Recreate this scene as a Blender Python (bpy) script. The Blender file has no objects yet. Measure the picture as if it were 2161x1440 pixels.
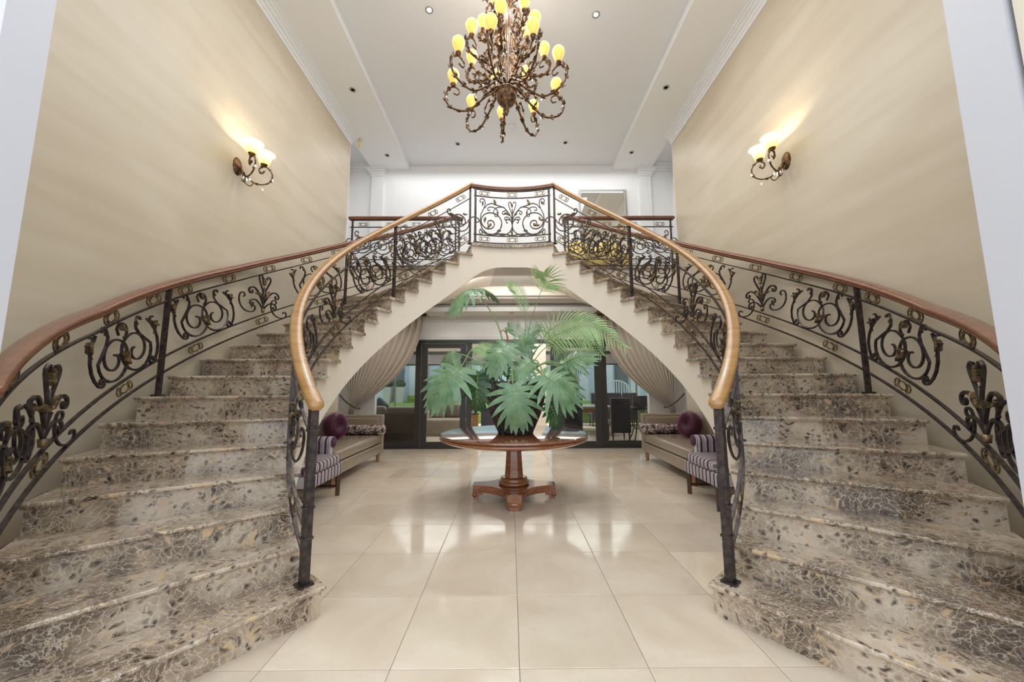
import bpy, math, random
from math import pi, sin, cos, radians as rad, degrees, hypot, atan2, sqrt
random.seed(7)
sc = bpy.context.scene
COL = sc.collection
# ---------------------------------------------------------------- camera
F, PITCH, YAW, ROLL, CX, CZ = 781.98, .119038, .0047134, -.0039123, -.0381363, 1.3038
def cam_axes():
    cy, sy, cp, sp = cos(YAW), sin(YAW), cos(PITCH), sin(PITCH)
    f = (sy*cp, cy*cp, sp); r = (cy, -sy, 0.)
    u = (r[1]*f[2]-r[2]*f[1], r[2]*f[0]-r[0]*f[2], r[0]*f[1]-r[1]*f[0])
    cr, sr = cos(ROLL), sin(ROLL)
    r2 = tuple(r[i]*cr+u[i]*sr for i in range(3)); u2 = tuple(-r[i]*sr+u[i]*cr for i in range(3))
    return r2, u2, f
from mathutils import Matrix, Vector
RT, UP, FW = cam_axes()
cd = bpy.data.cameras.new('camera'); cam = bpy.data.objects.new('camera', cd); COL.objects.link(cam)
cam.matrix_world = Matrix(((RT[0], UP[0], -FW[0], CX), (RT[1], UP[1], -FW[1], 0), (RT[2], UP[2], -FW[2], CZ), (0, 0, 0, 1)))
cd.sensor_fit = 'HORIZONTAL'; cd.sensor_width = 36; cd.lens = 36*F/2161; cd.clip_start = .05; cd.clip_end = 200
sc.camera = cam
def at(x, y, Y):            # a point of the place at depth Y seen in direction (x, y)
    a, b = (x-1080.5)/F, -(y-720)/F
    d = [RT[i]*a+UP[i]*b+FW[i] for i in range(3)]
    t = Y/d[1]
    return Vector((CX+t*d[0], Y, CZ+t*d[2]))
# ---------------------------------------------------------------- world, lights, exposure
sc.view_settings.view_transform = 'Standard'; sc.view_settings.look = 'None'
sc.view_settings.gamma = 1; sc.view_settings.use_curve_mapping = False
sc.view_settings.exposure = 0.46
W = bpy.data.worlds.new('sky'); sc.world = W; W.use_nodes = True
bg = W.node_tree.nodes['Background']; bg.inputs[0].default_value = (.86, .93, 1, 1); bg.inputs[1].default_value = 1.3
def lamp(name, kind, loc, energy, color=(1, 1, 1), size=.1, rot=(0, 0, 0), sy=None, spot=None, parent=None, blend=.5):
    d = bpy.data.lights.new(name, kind); d.energy = energy; d.color = color
    if kind == 'AREA':
        d.size = size
        if sy: d.shape = 'RECTANGLE'; d.size_y = sy
    else: d.shadow_soft_size = size
    if spot: d.spot_size = rad(spot); d.spot_blend = blend
    o = bpy.data.objects.new(name, d); o.location = loc; o.rotation_euler = rot; COL.objects.link(o)
    if parent: o.parent = parent
    return o
WARM = (1, .93, .82)
# unseen area lights added as soft fill for hall, gallery and alcove
lamp('hall_fill', 'AREA', (0, 4.2, 6.2), 98, (.94, .975, 1), 4.0, sy=4.6)
lamp('gallery_fill', 'AREA', (0, 7.3, 6.1), 22, (.97, .985, 1), 5.6, sy=.7)
lamp('alcove_fill', 'AREA', (0, 5.8, 3.02), 36, (1, .985, .96), 1.9, (rad(26), 0, 0), sy=.3)  # unseen light added to brighten the wall above the glass doors
for _x in (-2.45, 2.45): lamp('alcove_fill_spot', 'SPOT', (_x, 6.92, 2.915), 38, (1, .98, .95), .05, spot=150, blend=1)  # spots without fittings, added to brighten the curtains
for _x in (-1.31, 0, 1.27): lamp('bulkhead_light', 'SPOT', (_x, 7.45, 2.765), 10, (1, .98, .95), .04, spot=140, blend=1)
sun = lamp('sun', 'SUN', (0, 16, 12), 3.2, (1, .96, .9), .01, (rad(-26), rad(-28), 0)); sun.data.angle = rad(.6)
lamp('patio_fill', 'AREA', (0, 10.2, 2.8), 150, (1, .98, .95), 7, sy=3.0)  # unseen area light added to brighten the patio
# ---------------------------------------------------------------- materials
def mat(name, color=(.8, .8, .8), rough=.5, metal=0, **k):
    m = bpy.data.materials.new(name); m.use_nodes = True
    b = m.node_tree.nodes['Principled BSDF']
    b.inputs['Base Color'].default_value = (*color, 1); b.inputs['Roughness'].default_value = rough; b.inputs['Metallic'].default_value = metal
    for kk, v in k.items(): b.inputs[kk.replace('_', ' ')].default_value = v
    return m
def N(m, t, **k):
    n = m.node_tree.nodes.new(t)
    for a, v in k.items(): setattr(n, a, v)
    return n
def L(m, a, b): m.node_tree.links.new(a, b)
def BS(m): return m.node_tree.nodes['Principled BSDF']
def coords(m, scale=(1, 1, 1), rot=(0, 0, 0), kind='Object'):
    tc = N(m, 'ShaderNodeTexCoord'); mp = N(m, 'ShaderNodeMapping'); mp.inputs['Scale'].default_value = scale; mp.inputs['Rotation'].default_value = rot
    L(m, tc.outputs[kind], mp.inputs['Vector']); return mp.outputs[0]
def noise(m, v, scale, detail=4, dist=0, rough=.5):
    n = N(m, 'ShaderNodeTexNoise'); n.inputs['Scale'].default_value = scale; n.inputs['Detail'].default_value = detail
    n.inputs['Distortion'].default_value = dist; n.inputs['Roughness'].default_value = rough
    if v is not None: L(m, v, n.inputs['Vector'])
    return n
def ramp(m, fac, stops):
    r = N(m, 'ShaderNodeValToRGB'); e = r.color_ramp.elements
    while len(e) < len(stops): e.new(.5)
    for i, (p, c) in enumerate(stops):
        e[i].position = p; e[i].color = (*c, 1) if len(c) == 3 else c
    L(m, fac, r.inputs[0]); return r.outputs[0]
def mix(m, fac, a, b, mode='MIX'):
    x = N(m, 'ShaderNodeMix', data_type='RGBA', blend_type=mode)
    for i, v in ((0, fac), (6, a), (7, b)):
        if hasattr(v, 'links'): L(m, v, x.inputs[i])
        elif i == 0: x.inputs[0].default_value = v
        else: x.inputs[i].default_value = (*v, 1)
    return x.outputs[2]
def bump(m, h, strength=.2, dist=.01):
    b = N(m, 'ShaderNodeBump'); b.inputs['Strength'].default_value = strength; b.inputs['Distance'].default_value = dist
    L(m, h, b.inputs['Height']); L(m, b.outputs[0], BS(m).inputs['Normal'])

def marble_mat():
    m = mat('brown_marble', rough=.07); v = coords(m)
    nz = noise(m, v, 5, 5); warp = mix(m, .13, v, nz.outputs['Color'], 'LINEAR_LIGHT')
    def vor(scale, feat='DISTANCE_TO_EDGE'):
        n = N(m, 'ShaderNodeTexVoronoi', feature=feat); n.inputs['Scale'].default_value = scale; L(m, warp, n.inputs['Vector']); return n
    c1 = vor(26, 'F1'); e1 = vor(26); e2 = vor(60)
    base = ramp(m, noise(m, v, 3.2, 6, .6).outputs[0], [(.34, (.13, .085, .055)), (.49, (.32, .24, .165)), (.66, (.58, .48, .37))])
    r1 = mix(m, ramp(m, c1.outputs['Distance'], [(.18, (1, 1, 1)), (.52, (0, 0, 0))]), base, (.05, .032, .024))
    sel = ramp(m, c1.outputs['Color'], [(.42, (0, 0, 0)), (.62, (1, 1, 1))])
    r2 = mix(m, sel, r1, base)
    veins = ramp(m, e1.outputs['Distance'], [(.0, (.8, .8, .8)), (.06, (0, 0, 0))]); veins2 = ramp(m, e2.outputs['Distance'], [(.0, (.6, .6, .6)), (.06, (0, 0, 0))])
    r3 = mix(m, veins2, r2, (.52, .43, .33)); r4 = mix(m, veins, r3, (.66, .57, .46))
    yel = ramp(m, noise(m, warp, 12, 3, 1.0).outputs[0], [(.61, (0, 0, 0)), (.66, (.9, .9, .9))])
    r5 = mix(m, yel, r4, (.60, .43, .25))
    L(m, r5, BS(m).inputs['Base Color']); BS(m).inputs['Coat Weight'].default_value = .4; BS(m).inputs['Coat Roughness'].default_value = .04
    return m
def tile_mat():
    m = mat('cream_marble_tile', rough=.09); v = coords(m)
    oi = N(m, 'ShaderNodeObjectInfo'); va = N(m, 'ShaderNodeVectorMath', operation='ADD'); L(m, v, va.inputs[0])
    cmb = N(m, 'ShaderNodeCombineXYZ'); mu = N(m, 'ShaderNodeMath', operation='MULTIPLY'); mu.inputs[1].default_value = 37; L(m, oi.outputs['Random'], mu.inputs[0])
    L(m, mu.outputs[0], cmb.inputs[0]); L(m, mu.outputs[0], cmb.inputs[2]); L(m, cmb.outputs[0], va.inputs[1])
    v = va.outputs[0]
    a = ramp(m, noise(m, v, 2.0, 6, .8).outputs[0], [(.3, (.60, .50, .385)), (.6, (.69, .595, .475)), (.8, (.74, .66, .555))])
    ve = ramp(m, noise(m, v, 3.5, 8, 2.5, .6).outputs[0], [(.485, (0, 0, 0)), (.5, (.35, .35, .35)), (.515, (0, 0, 0))])
    b = mix(m, ve, a, (.60, .47, .33))
    br = N(m, 'ShaderNodeMapRange'); br.inputs[3].default_value = .93; br.inputs[4].default_value = 1.05; L(m, oi.outputs['Random'], br.inputs[0])
    hs = N(m, 'ShaderNodeHueSaturation'); L(m, b, hs.inputs['Color']); L(m, br.outputs[0], hs.inputs['Value'])
    L(m, hs.outputs[0], BS(m).inputs['Base Color']); L(m, ramp(m, noise(m, v, 4, 3).outputs[0], [(.3, (.06,)*3), (.7, (.16,)*3)]), BS(m).inputs['Roughness'])
    return m
def plaster_mat(name, c1, c2, c3):
    m = mat(name, rough=.42); v = coords(m, (1, 1, 1), (rad(38), 0, 0)); v2 = coords(m, (3, .35, 2.4), (rad(35), 0, 0))
    a = noise(m, v2, 2.2, 7, .5).outputs[0]; b = noise(m, v, .55, 3, .4).outputs[0]
    s = mix(m, .55, a, b)
    L(m, ramp(m, s, [(.36, c1), (.5, c2), (.62, c3)]), BS(m).inputs['Base Color'])
    bump(m, a, .05, .01); return m
def wood_mat(name, c1, c2, rough=.25, scale=(1, 1, 14), coat=.5, rot=(0, 0, 0)):
    m = mat(name, rough=rough); v = coords(m, scale, rot)
    n = noise(m, v, 2.2, 6, 1.0)
    L(m, ramp(m, n.outputs[0], [(.3, c1), (.7, c2)]), BS(m).inputs['Base Color']); BS(m).inputs['Coat Weight'].default_value = coat
    BS(m).inputs['Coat Roughness'].default_value = .12; return m
def fabric_mat(name, c, rough=.9, s=300):
    m = mat(name, c, rough, Sheen_Weight=.2); bump(m, noise(m, coords(m), s, 2).outputs[0], .2, .002); return m
def iron_mat(name, c1, c2, rough, metal):
    m = mat(name, rough=rough, metal=metal); n = noise(m, coords(m), 28, 4).outputs[0]
    L(m, ramp(m, n, [(.35, c1), (.68, c2)]), BS(m).inputs['Base Color']); bump(m, n, .25, .003); return m
M = {}
M['marble'] = marble_mat(); M['tile'] = tile_mat()
M['grout'] = mat('grout', (.16, .125, .09), .8)
M['pier'] = mat('lilac_grey_paint', (.60, .60, .645), .45)
M['beige'] = plaster_mat('beige_plaster', (.525, .44, .32), (.58, .495, .37), (.625, .55, .43))
M['cream'] = mat('cream_plaster', (.77, .69, .575), .5)
M['white'] = mat('white_paint', (.86, .87, .88), .6)
M['greyceil'] = mat('grey_ceiling_paint', (.78, .80, .83), .7)
M['lowceil'] = mat('taupe_ceiling_paint', (.56, .53, .50), .7)
M['taupe'] = mat('light_taupe_paint', (.66, .64, .61), .6)
M['iron'] = iron_mat('wrought_iron', (.035, .032, .036), (.10, .075, .065), .38, .75)
M['gold'] = iron_mat('aged_gilding', (.07, .05, .03), (.34, .24, .12), .42, .7)
M['rail'] = wood_mat('skylit_brown_wood', (.33, .165, .05), (.44, .24, .085), .22)  # lit copy of the rail wood: golden sky reflection put into its colour
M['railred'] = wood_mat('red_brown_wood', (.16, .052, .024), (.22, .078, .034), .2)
M['mahog'] = wood_mat('mahogany', (.20, .062, .024), (.36, .14, .055), .10, (3, 3, 18), 1.0)
M['mahogtop'] = wood_mat('mahogany_top', (.16, .050, .022), (.24, .085, .035), .04, (16, 2, 2), 1.0)
M['pot'] = mat('speckled_pot', rough=.6)
_n = noise(M['pot'], coords(M['pot']), 70, 3).outputs[0]
L(M['pot'], ramp(M['pot'], _n, [(.5, (.018, .016, .016)), (.6, (.10, .07, .06)), (.68, (.45, .40, .36))]), BS(M['pot']).inputs['Base Color']); bump(M['pot'], _n, .5, .01)
def leaf_mat(name, c1, c2, rough=.35):
    m = mat(name, rough=rough); L(m, ramp(m, noise(m, coords(m), 9, 3).outputs[0], [(.3, c1), (.7, c2)]), BS(m).inputs['Base Color'])
    BS(m).inputs['Subsurface Weight'].default_value = 0; return m
M['leaf'] = leaf_mat('green_leaf', (.10, .205, .10), (.22, .36, .20), .22)
M['leafdark'] = leaf_mat('dark_green_leaf', (.03, .085, .035), (.07, .15, .06), .3)
M['leafvein'] = mat('leaf_rib', (.30, .42, .18), .4)
M['palm'] = leaf_mat('palm_green', (.20, .36, .12), (.40, .54, .25), .4)
M['stem'] = mat('plant_stem', (.22, .34, .12), .5)
M['drystem'] = mat('dry_brown_sheath', (.35, .15, .08), .6)
M['leather'] = mat('taupe_leather', (.30, .24, .175), .27); bump(M['leather'], noise(M['leather'], coords(M['leather']), 160, 3).outputs[0], .08, .002)
M['leather'].node_tree.nodes['Principled BSDF'].inputs['Coat Weight'].default_value = .25
M['velvet'] = mat('purple_velvet', (.055, .005, .025), .5, Sheen_Weight=.6, Sheen_Tint=(.6, .15, .4, 1))
def damask():
    m = mat('damask_fabric', rough=.7); v = coords(m, (1, 1, 1)); nz = noise(m, v, 9, 3).outputs['Color']; w = mix(m, .10, v, nz, 'LINEAR_LIGHT')
    n = N(m, 'ShaderNodeTexVoronoi', feature='DISTANCE_TO_EDGE'); n.inputs['Scale'].default_value = 11; L(m, w, n.inputs['Vector'])
    n2 = N(m, 'ShaderNodeTexVoronoi', feature='F1'); n2.inputs['Scale'].default_value = 26; L(m, w, n2.inputs['Vector'])
    a = ramp(m, n.outputs['Distance'], [(.07, (.06, .02, .03)), (.10, (.42, .36, .32))])
    b = mix(m, ramp(m, n2.outputs['Distance'], [(.14, (1, 1, 1)), (.2, (0, 0, 0))]), a, (.07, .025, .035))
    L(m, b, BS(m).inputs['Base Color']); return m
M['damask'] = damask()
def stripe(ax='Y'):
    m = mat('striped_upholstery', rough=.8); tc = N(m, 'ShaderNodeTexCoord'); sp = N(m, 'ShaderNodeSeparateXYZ'); L(m, tc.outputs['Object'], sp.inputs[0])
    a = N(m, 'ShaderNodeMath', operation='MULTIPLY'); a.inputs[1].default_value = 13; L(m, sp.outputs[ax], a.inputs[0])
    f = N(m, 'ShaderNodeMath', operation='FRACT'); L(m, a.outputs[0], f.inputs[0])
    pu, wh, dk, gr = (.09, .022, .06), (.60, .56, .56), (.03, .025, .03), (.24, .22, .26)
    r = ramp(m, f.outputs[0], [(0, pu), (.16, dk), (.20, wh), (.34, dk), (.38, gr), (.50, wh), (.62, dk), (.66, wh), (.8, gr), (.86, pu)])
    m.node_tree.nodes[-1]
    for n in m.node_tree.nodes:
        if n.type == 'VALTORGB': n.color_ramp.interpolation = 'CONSTANT'
    L(m, r, BS(m).inputs['Base Color']); return m
M['stripe'] = stripe(); M['stripe_arm'] = stripe('X')
M['darkwood'] = wood_mat('dark_leg_wood', (.03, .014, .008), (.09, .04, .02), .3)
M['honey'] = wood_mat('honey_leg_wood', (.30, .13, .04), (.40, .19, .07), .35)
M['frame'] = mat('charcoal_aluminium', (.055, .052, .052), .35, .4)
M['curtain'] = fabric_mat('taupe_curtain', (.44, .375, .30), .85, 220)
M['bronze'] = iron_mat('antique_bronze', (.045, .022, .012), (.26, .14, .055), .4, .6)
def glass_mat(name, tint=(1, 1, 1), refl=.06):
    m = bpy.data.materials.new(name); m.use_nodes = True; nt = m.node_tree; nt.nodes.clear()
    o = nt.nodes.new('ShaderNodeOutputMaterial'); mx = nt.nodes.new('ShaderNodeMixShader'); t = nt.nodes.new('ShaderNodeBsdfTransparent'); g = nt.nodes.new('ShaderNodeBsdfGlossy')
    t.inputs[0].default_value = (*tint, 1); g.inputs['Roughness'].default_value = .0
    fr = nt.nodes.new('ShaderNodeFresnel'); fr.inputs[0].default_value = 1.6
    nt.links.new(fr.outputs[0], mx.inputs[0]); nt.links.new(t.outputs[0], mx.inputs[1]); nt.links.new(g.outputs[0], mx.inputs[2]); nt.links.new(mx.outputs[0], o.inputs[0]); return m
M['pane'] = glass_mat('window_glass', (.86, .88, .88))
M['crystal'] = mat('crystal', (1, 1, 1), .02, Transmission_Weight=1.0, IOR=1.5)
M['mirror'] = mat('mirror_glass', (.86, .84, .78), .02, 1)
M['silver'] = mat('silver_frame', (.42, .42, .40), .35, .7)
def shade_mat(name, c, e, s):
    m = mat(name, c, .35, Emission_Strength=s); BS(m).inputs['Emission Color'].default_value = (*e, 1)
    sp = N(m, 'ShaderNodeSeparateXYZ'); tc = N(m, 'ShaderNodeTexCoord'); L(m, tc.outputs['Generated'], sp.inputs[0])
    L(m, ramp(m, sp.outputs['Z'], [(0, (e[0]*.85, e[1]*.62, e[2]*.35)), (.5, e), (.85, (1, min(1, e[1]*1.15), min(1, e[2]*1.7))), (1, e)]), BS(m).inputs['Emission Color']); return m
M['shade'] = shade_mat('amber_glass', (.7, .45, .12), (1, .53, .11), .68)
M['shadelit'] = shade_mat('pale_amber_glass', (.8, .6, .25), (1, .86, .42), 1.1)
M['bulb'] = mat('lit_bulb', (1, .95, .8), .4, Emission_Strength=9); BS(M['bulb']).inputs['Emission Color'].default_value = (1, .88, .62, 1)
M['lit'] = mat('lit_lamp', (1, 1, 1), .4, Emission_Strength=14); BS(M['lit']).inputs['Emission Color'].default_value = (1, .95, .85, 1)
M['unlit'] = mat('unlit_lamp', (.35, .34, .32), .3)
M['ivory'] = mat('ivory_plastic', (.75, .66, .38), .45)
M['whiteplastic'] = mat('white_plastic', (.82, .82, .82), .4)
M['yellow'] = fabric_mat('yellow_fabric', (.82, .65, .24), .8)
M['brownfab'] = fabric_mat('brown_fabric', (.17, .125, .095), .85)
M['brownlt'] = fabric_mat('light_brown_fabric', (.28, .225, .18), .85)
M['bluefab'] = fabric_mat('slate_blue_fabric', (.09, .13, .18), .85)
M['darkfab'] = fabric_mat('charcoal_fabric', (.035, .03, .045), .8)
M['grass'] = mat('lawn', rough=.9); L(M['grass'], ramp(M['grass'], noise(M['grass'], coords(M['grass']), 14, 5).outputs[0], [(.3, (.16, .30, .05)), (.7, (.30, .45, .10))]), BS(M['grass']).inputs['Base Color'])
M['hedge'] = leaf_mat('hedge_green', (.16, .30, .03), (.45, .55, .06), .6)
M['facade'] = mat('pale_blue_wall', (.52, .62, .74), .7)
M['facade2'] = mat('pale_grey_wall', (.72, .77, .82), .7)
M['planter'] = mat('white_planter', (.62, .62, .62), .6)
M['paving'] = mat('light_paving', (.52, .50, .47), .7)
M['blind'] = mat('grey_blind', (.33, .32, .31), .8)
M['screenroof'] = mat('dark_glass', (.12, .14, .15), .1)
M['greenglass'] = mat('green_tinted_glass', (.42, .52, .50), .12)
# ---------------------------------------------------------------- mesh builder
class MB:
    def __init__(s): s.v = []; s.f = []; s.sm = []
    def add(s, vs, fs, smooth=False):
        n = len(s.v); s.v += [tuple(p) for p in vs]; s.f += [tuple(i+n for i in q) for q in fs]; s.sm += [smooth]*len(fs); return s
    def box(s, x0, x1, y0, y1, z0, z1, bev=0):
        if bev:
            b = bev; xs, ys, zs = sorted((x0, x1)), sorted((y0, y1)), sorted((z0, z1)); c = [(t[0]+t[1])/2 for t in (xs, ys, zs)]
            # rounded box: superellipsoid-ish grid
            import itertools
            vs = []; idx = {}
            def pt(p):
                k = tuple(round(q, 6) for q in p)
                if k not in idx: idx[k] = len(vs); vs.append(p)
                return idx[k]
            h = [(t[1]-t[0])/2 for t in (xs, ys, zs)]; b = min([b]+h)
            fs = []
            st = [0, .5, 1]
            def coord(i):  # parameter list for axis i
                return [(-h[i], -1), (-h[i]+b*.3, -.7), (-h[i]+b, 0), (h[i]-b, 0), (h[i]-b*.3, .7), (h[i], 1)]
            def rnd(p):
                q = [max(-h[i]+b, min(h[i]-b, p[i])) for i in range(3)]; d = [p[i]-q[i] for i in range(3)]; l = sqrt(sum(t*t for t in d))
                if l > 1e-9: q = [q[i]+d[i]/l*b for i in range(3)]
                return tuple(q[i]+c[i] for i in range(3))
            for ax in range(3):
                o = [i for i in range(3) if i != ax]
                for sg in (-1, 1):
                    A, B = coord(o[0]), coord(o[1]); g = []
                    for a in A:
                        r = []
                        for bb in B:
                            p = [0, 0, 0]; p[ax] = sg*h[ax]; p[o[0]] = a[0]; p[o[1]] = bb[0]; r.append(pt(rnd(p)))
                        g.append(r)
                    for i in range(5):
                        for j in range(5):
                            q = (g[i][j], g[i+1][j], g[i+1][j+1], g[i][j+1])
                            if len(set(q)) >= 3: fs.append(q if (sg > 0) != (ax == 1) else q[::-1])
            return s.add(vs, fs, True)
        vs = [(x, y, z) for z in (z0, z1) for y in (y0, y1) for x in (x0, x1)]
        return s.add(vs, [(0, 2, 3, 1), (4, 5, 7, 6), (0, 1, 5, 4), (2, 6, 7, 3), (0, 4, 6, 2), (1, 3, 7, 5)])
    def tube(s, pts, r, n=6, caps=True, smooth=True, up=(0, 0, 1), prof=None, twist=0):
        pts = [Vector(p) for p in pts]; k = len(pts); R = r if hasattr(r, '__len__') else [r]*k
        prev = None; rings = []
        for i, p in enumerate(pts):
            t = (pts[min(i+1, k-1)]-pts[max(i-1, 0)])
            t = t.normalized() if t.length > 1e-9 else Vector((0, 0, 1))
            if prev is None:
                u = Vector(up); 
                if abs(u.dot(t)) > .95: u = Vector((0, 1, 0))
                a = (u-t*u.dot(t)).normalized()
            else:
                a = prev-t*prev.dot(t); a = a.normalized() if a.length > 1e-6 else prev
            prev = a; b = t.cross(a)
            if prof: rings.append([p+a*(q[1]*R[i])+b*(q[0]*R[i]) for q in prof])
            else:
                of = pi/4 if n == 4 else 0
                rings.append([p+a*(cos(2*pi*j/n+of)*R[i])+b*(sin(2*pi*j/n+of)*R[i]) for j in range(n)])
        n = len(rings[0]); vs = [q for g in rings for q in g]; fs = []
        for i in range(k-1):
            for j in range(n):
                fs.append((i*n+j, i*n+(j+1) % n, (i+1)*n+(j+1) % n, (i+1)*n+j))
        if caps: fs += [tuple(range(n))[::-1], tuple((k-1)*n+j for j in range(n))]
        return s.add(vs, fs, smooth and n != 4)
    def lathe(s, prof, c=(0, 0, 0), n=24, smooth=True, a0=0, a1=2*pi, sq=None):
        vs = []; full = abs(a1-a0-2*pi) < 1e-6; m = n if full else n+1
        for r, z in prof:
            for j in range(m):
                a = a0+(a1-a0)*j/n; vs.append((c[0]+r*cos(a), c[1]+r*sin(a), c[2]+z))
        fs = []
        for i in range(len(prof)-1):
            for j in range(n if full else n):
                j2 = (j+1) % m if full else j+1
                fs.append((i*m+j, i*m+j2, (i+1)*m+j2, (i+1)*m+j))
        if full and prof[0][0] > 1e-4: fs.append(tuple(range(m))[::-1])
        if full and prof[-1][0] > 1e-4: fs.append(tuple((len(prof)-1)*m+j for j in range(m)))
        return s.add(vs, fs, smooth)
    def prism(s, poly, z0, z1):
        n = len(poly); vs = [(x, y, z0) for x, y in poly]+[(x, y, z1) for x, y in poly]
        return s.add(vs, [tuple(range(n))[::-1], tuple(range(n, 2*n))]+[(i, (i+1) % n, n+(i+1) % n, n+i) for i in range(n)])
    def xform(s, mtx):
        s.v = [tuple(mtx @ Vector(p)) for p in s.v]; return s
    def obj(s, name, m, parent=None, mirror=1):
        me = bpy.data.meshes.new(name); v = s.v; f = s.f
        if mirror < 0: v = [(-a, b, c) for a, b, c in v]; f = [q[::-1] for q in f]
        me.from_pydata(v, [], f); me.polygons.foreach_set('use_smooth', s.sm); me.materials.append(M[m] if isinstance(m, str) else m)
        me.validate(); me.update()
        o = bpy.data.objects.new(name, me); COL.objects.link(o)
        if parent: o.parent = parent
        return o
def tag(o, label, cat, group=None):
    o['label'] = label; o['category'] = cat
    if group: o['group'] = group
    return o
def thing(name, label, cat, loc=(0, 0, 0), group=None, rz=0):
    o = bpy.data.objects.new(name, None); o.empty_display_size = .1; o.location = loc; o.rotation_euler = (0, 0, rz); COL.objects.link(o); return tag(o, label, cat, group)
def struct(o): o['kind'] = 'structure'; return o
def copy_tree(o, parent=None, loc=None, rz=None):
    c = o.copy(); COL.objects.link(c); c.parent = parent
    if loc is not None: c.location = loc
    if rz is not None: c.rotation_euler = (0, 0, rz)
    for ch in list(o.children): copy_tree(ch, c)
    return c
def bx(name, m, parent, *a, bev=0): return MB().box(*a, bev=bev).obj(name, m, parent)
# ---------------------------------------------------------------- dimensions
YC = 3.757; RISE = .175; P1 = 232.7; DP = 6.484; RS = 1.885; RT_IN = 1.846; RO = 3.12
YW, ZF = 7.9, 3.5
def ph(k): return P1-DP*(k-1)
def cyl(R, deg, z, sx=1): a = rad(deg); return (sx*R*cos(a), YC+R*sin(a), z)
def nose(deg): return RISE*(1+(P1-deg)/DP)
# ---------------------------------------------------------------- floor
fl = struct(MB().box(-3.7, 3.7, .68, YW, -.12, -.004).obj('floor', 'grout'))
tm = None
for i in range(-6, 6):
    for j in range(-2, 10):
        x, y = i*.6, 1.884+j*.6
        if y+.6 > YW+.02: continue
        if tm is None:
            b = MB(); g, c = .0014, .003; q = .6
            lo = [(g, g), (q-g, g), (q-g, q-g), (g, q-g)]; hi = [(g+c, g+c), (q-g-c, g+c), (q-g-c, q-g-c), (g+c, q-g-c)]
            b.add([(a, d, -.006) for a, d in lo]+[(a, d, -.001) for a, d in lo]+[(a, d, 0) for a, d in hi], [(8, 9, 10, 11)]+[(k, (k+1) % 4, 4+(k+1) % 4, 4+k) for k in range(4)]+[(4+k, 4+(k+1) % 4, 8+(k+1) % 4, 8+k) for k in range(4)])
            o = b.obj('tile', 'tile', fl); tm = o
        else: o = tm.copy(); COL.objects.link(o)
        o.location = (x, y, 0)
struct(MB().box(-7, 7, -7, .68, -.12, -.002).obj('floor_porch', 'paving'))
# ---------------------------------------------------------------- walls and ceilings
for s, nm in ((-1, 'left'), (1, 'right')):
    def sb(name, m, x0, x1, y0, y1, z0, z1): return struct(MB().box(s*x0, s*x1, y0, y1, z0, z1).obj(name, m))
    sb(f'wall_{nm}', 'beige', 3.15, 3.62, 1.45, 6.74, 0, 6.15)
    sb(f'trim_{1 if s<0 else 2}', 'cream', 3.145, 3.63, 6.74, 6.76, 0, 6.15)
    sb(f'wall_{nm}_rear', 'taupe', 3.62, 3.75, 6.76, YW, 0, 2.96)
    sb(f'wall_{nm}_gallery', 'white', 3.62, 3.75, 6.76, YW, 3.5, 6.4)
    # entrance pier
    X = 1.96 if s < 0 else 1.95; y0, y1 = (1.26, 1.40) if s < 0 else (1.314, 1.494)
    sb(f'wall_{nm}_pier', 'pier', X, 3.7, y0, y1, 0, 6.2)
    sb(f'ceiling_{nm}', 'white', 2.30, 3.15, 1.4, YW, 6.15, 6.40)
    sb(f'ceiling_{nm}_gallery', 'white', 3.15, 3.75, 6.74, YW, 6.28, 6.40)
    # stepped cornice along the wall head
    b = MB()
    for w, z0, z1 in ((.15, 6.125, 6.151), (.115, 6.10, 6.126), (.08, 6.07, 6.10), (.045, 6.03, 6.07), (.02, 5.99, 6.03)):
        b.box(s*(3.15-w), s*3.16, 1.4, 6.76, z0, z1)
    struct(b.obj(f'trim_{3 if s<0 else 4}', 'white'))
    b = MB()   # pilaster with stepped cap on the rear wall
    b.box(s*2.87, s*3.14, YW-.06, YW, 3.5, 6.0)
    for w, z0, z1 in ((.02, 5.98, 6.03), (.045, 6.03, 6.07), (.08, 6.07, 6.11), (.11, 6.11, 6.15)):
        b.box(s*(2.87-w*.4), s*(3.14+w), YW-.06-w, YW, z0, z1)
    struct(b.obj(f'trim_{5 if s<0 else 6}', 'white'))
    b = MB()
    for w, z0, z1 in ((.03, 6.12, 6.17), (.07, 6.17, 6.22), (.11, 6.22, 6.28)): b.box(s*3.15, s*3.62, YW-w, YW, z0, z1)
    struct(b.obj(f'trim_{7 if s<0 else 8}', 'white'))
struct(MB().box(-2.35, 2.35, 1.4, YW, 6.262, 6.40).obj('ceiling', 'greyceil'))
struct(MB().box(-3.75, 3.75, YW, YW+.15, 2.95, 6.40).obj('wall_back', 'white'))
b = MB().box(-3.75, 3.75, YW, YW+.15, 2.27, 2.95).box(-3.75, -2.9, YW, YW+.15, 0, 2.27).box(2.9, 3.75, YW, YW+.15, 0, 2.27)
struct(b.obj('wall_back_lower', 'taupe'))
b = MB()
for w, z0, z1 in ((.10, 2.76, 2.80), (.075, 2.73, 2.76), (.05, 2.70, 2.73), (.03, 2.67, 2.70)): b.box(-3.62, 3.62, YW-w, YW, z0, z1)
b.box(-2.95, 2.95, YW-.012, YW, 2.335, 2.35).box(-2.95, 2.95, YW-.022, YW, 2.285, 2.30)
struct(b.obj('trim_9', 'taupe'))
# wall above the entrance opening (out of the picture) and roof
struct(MB().box(-3.7, 3.7, 1.3, 1.5, 5.6, 6.4).obj('wall_front', 'white'))
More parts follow.
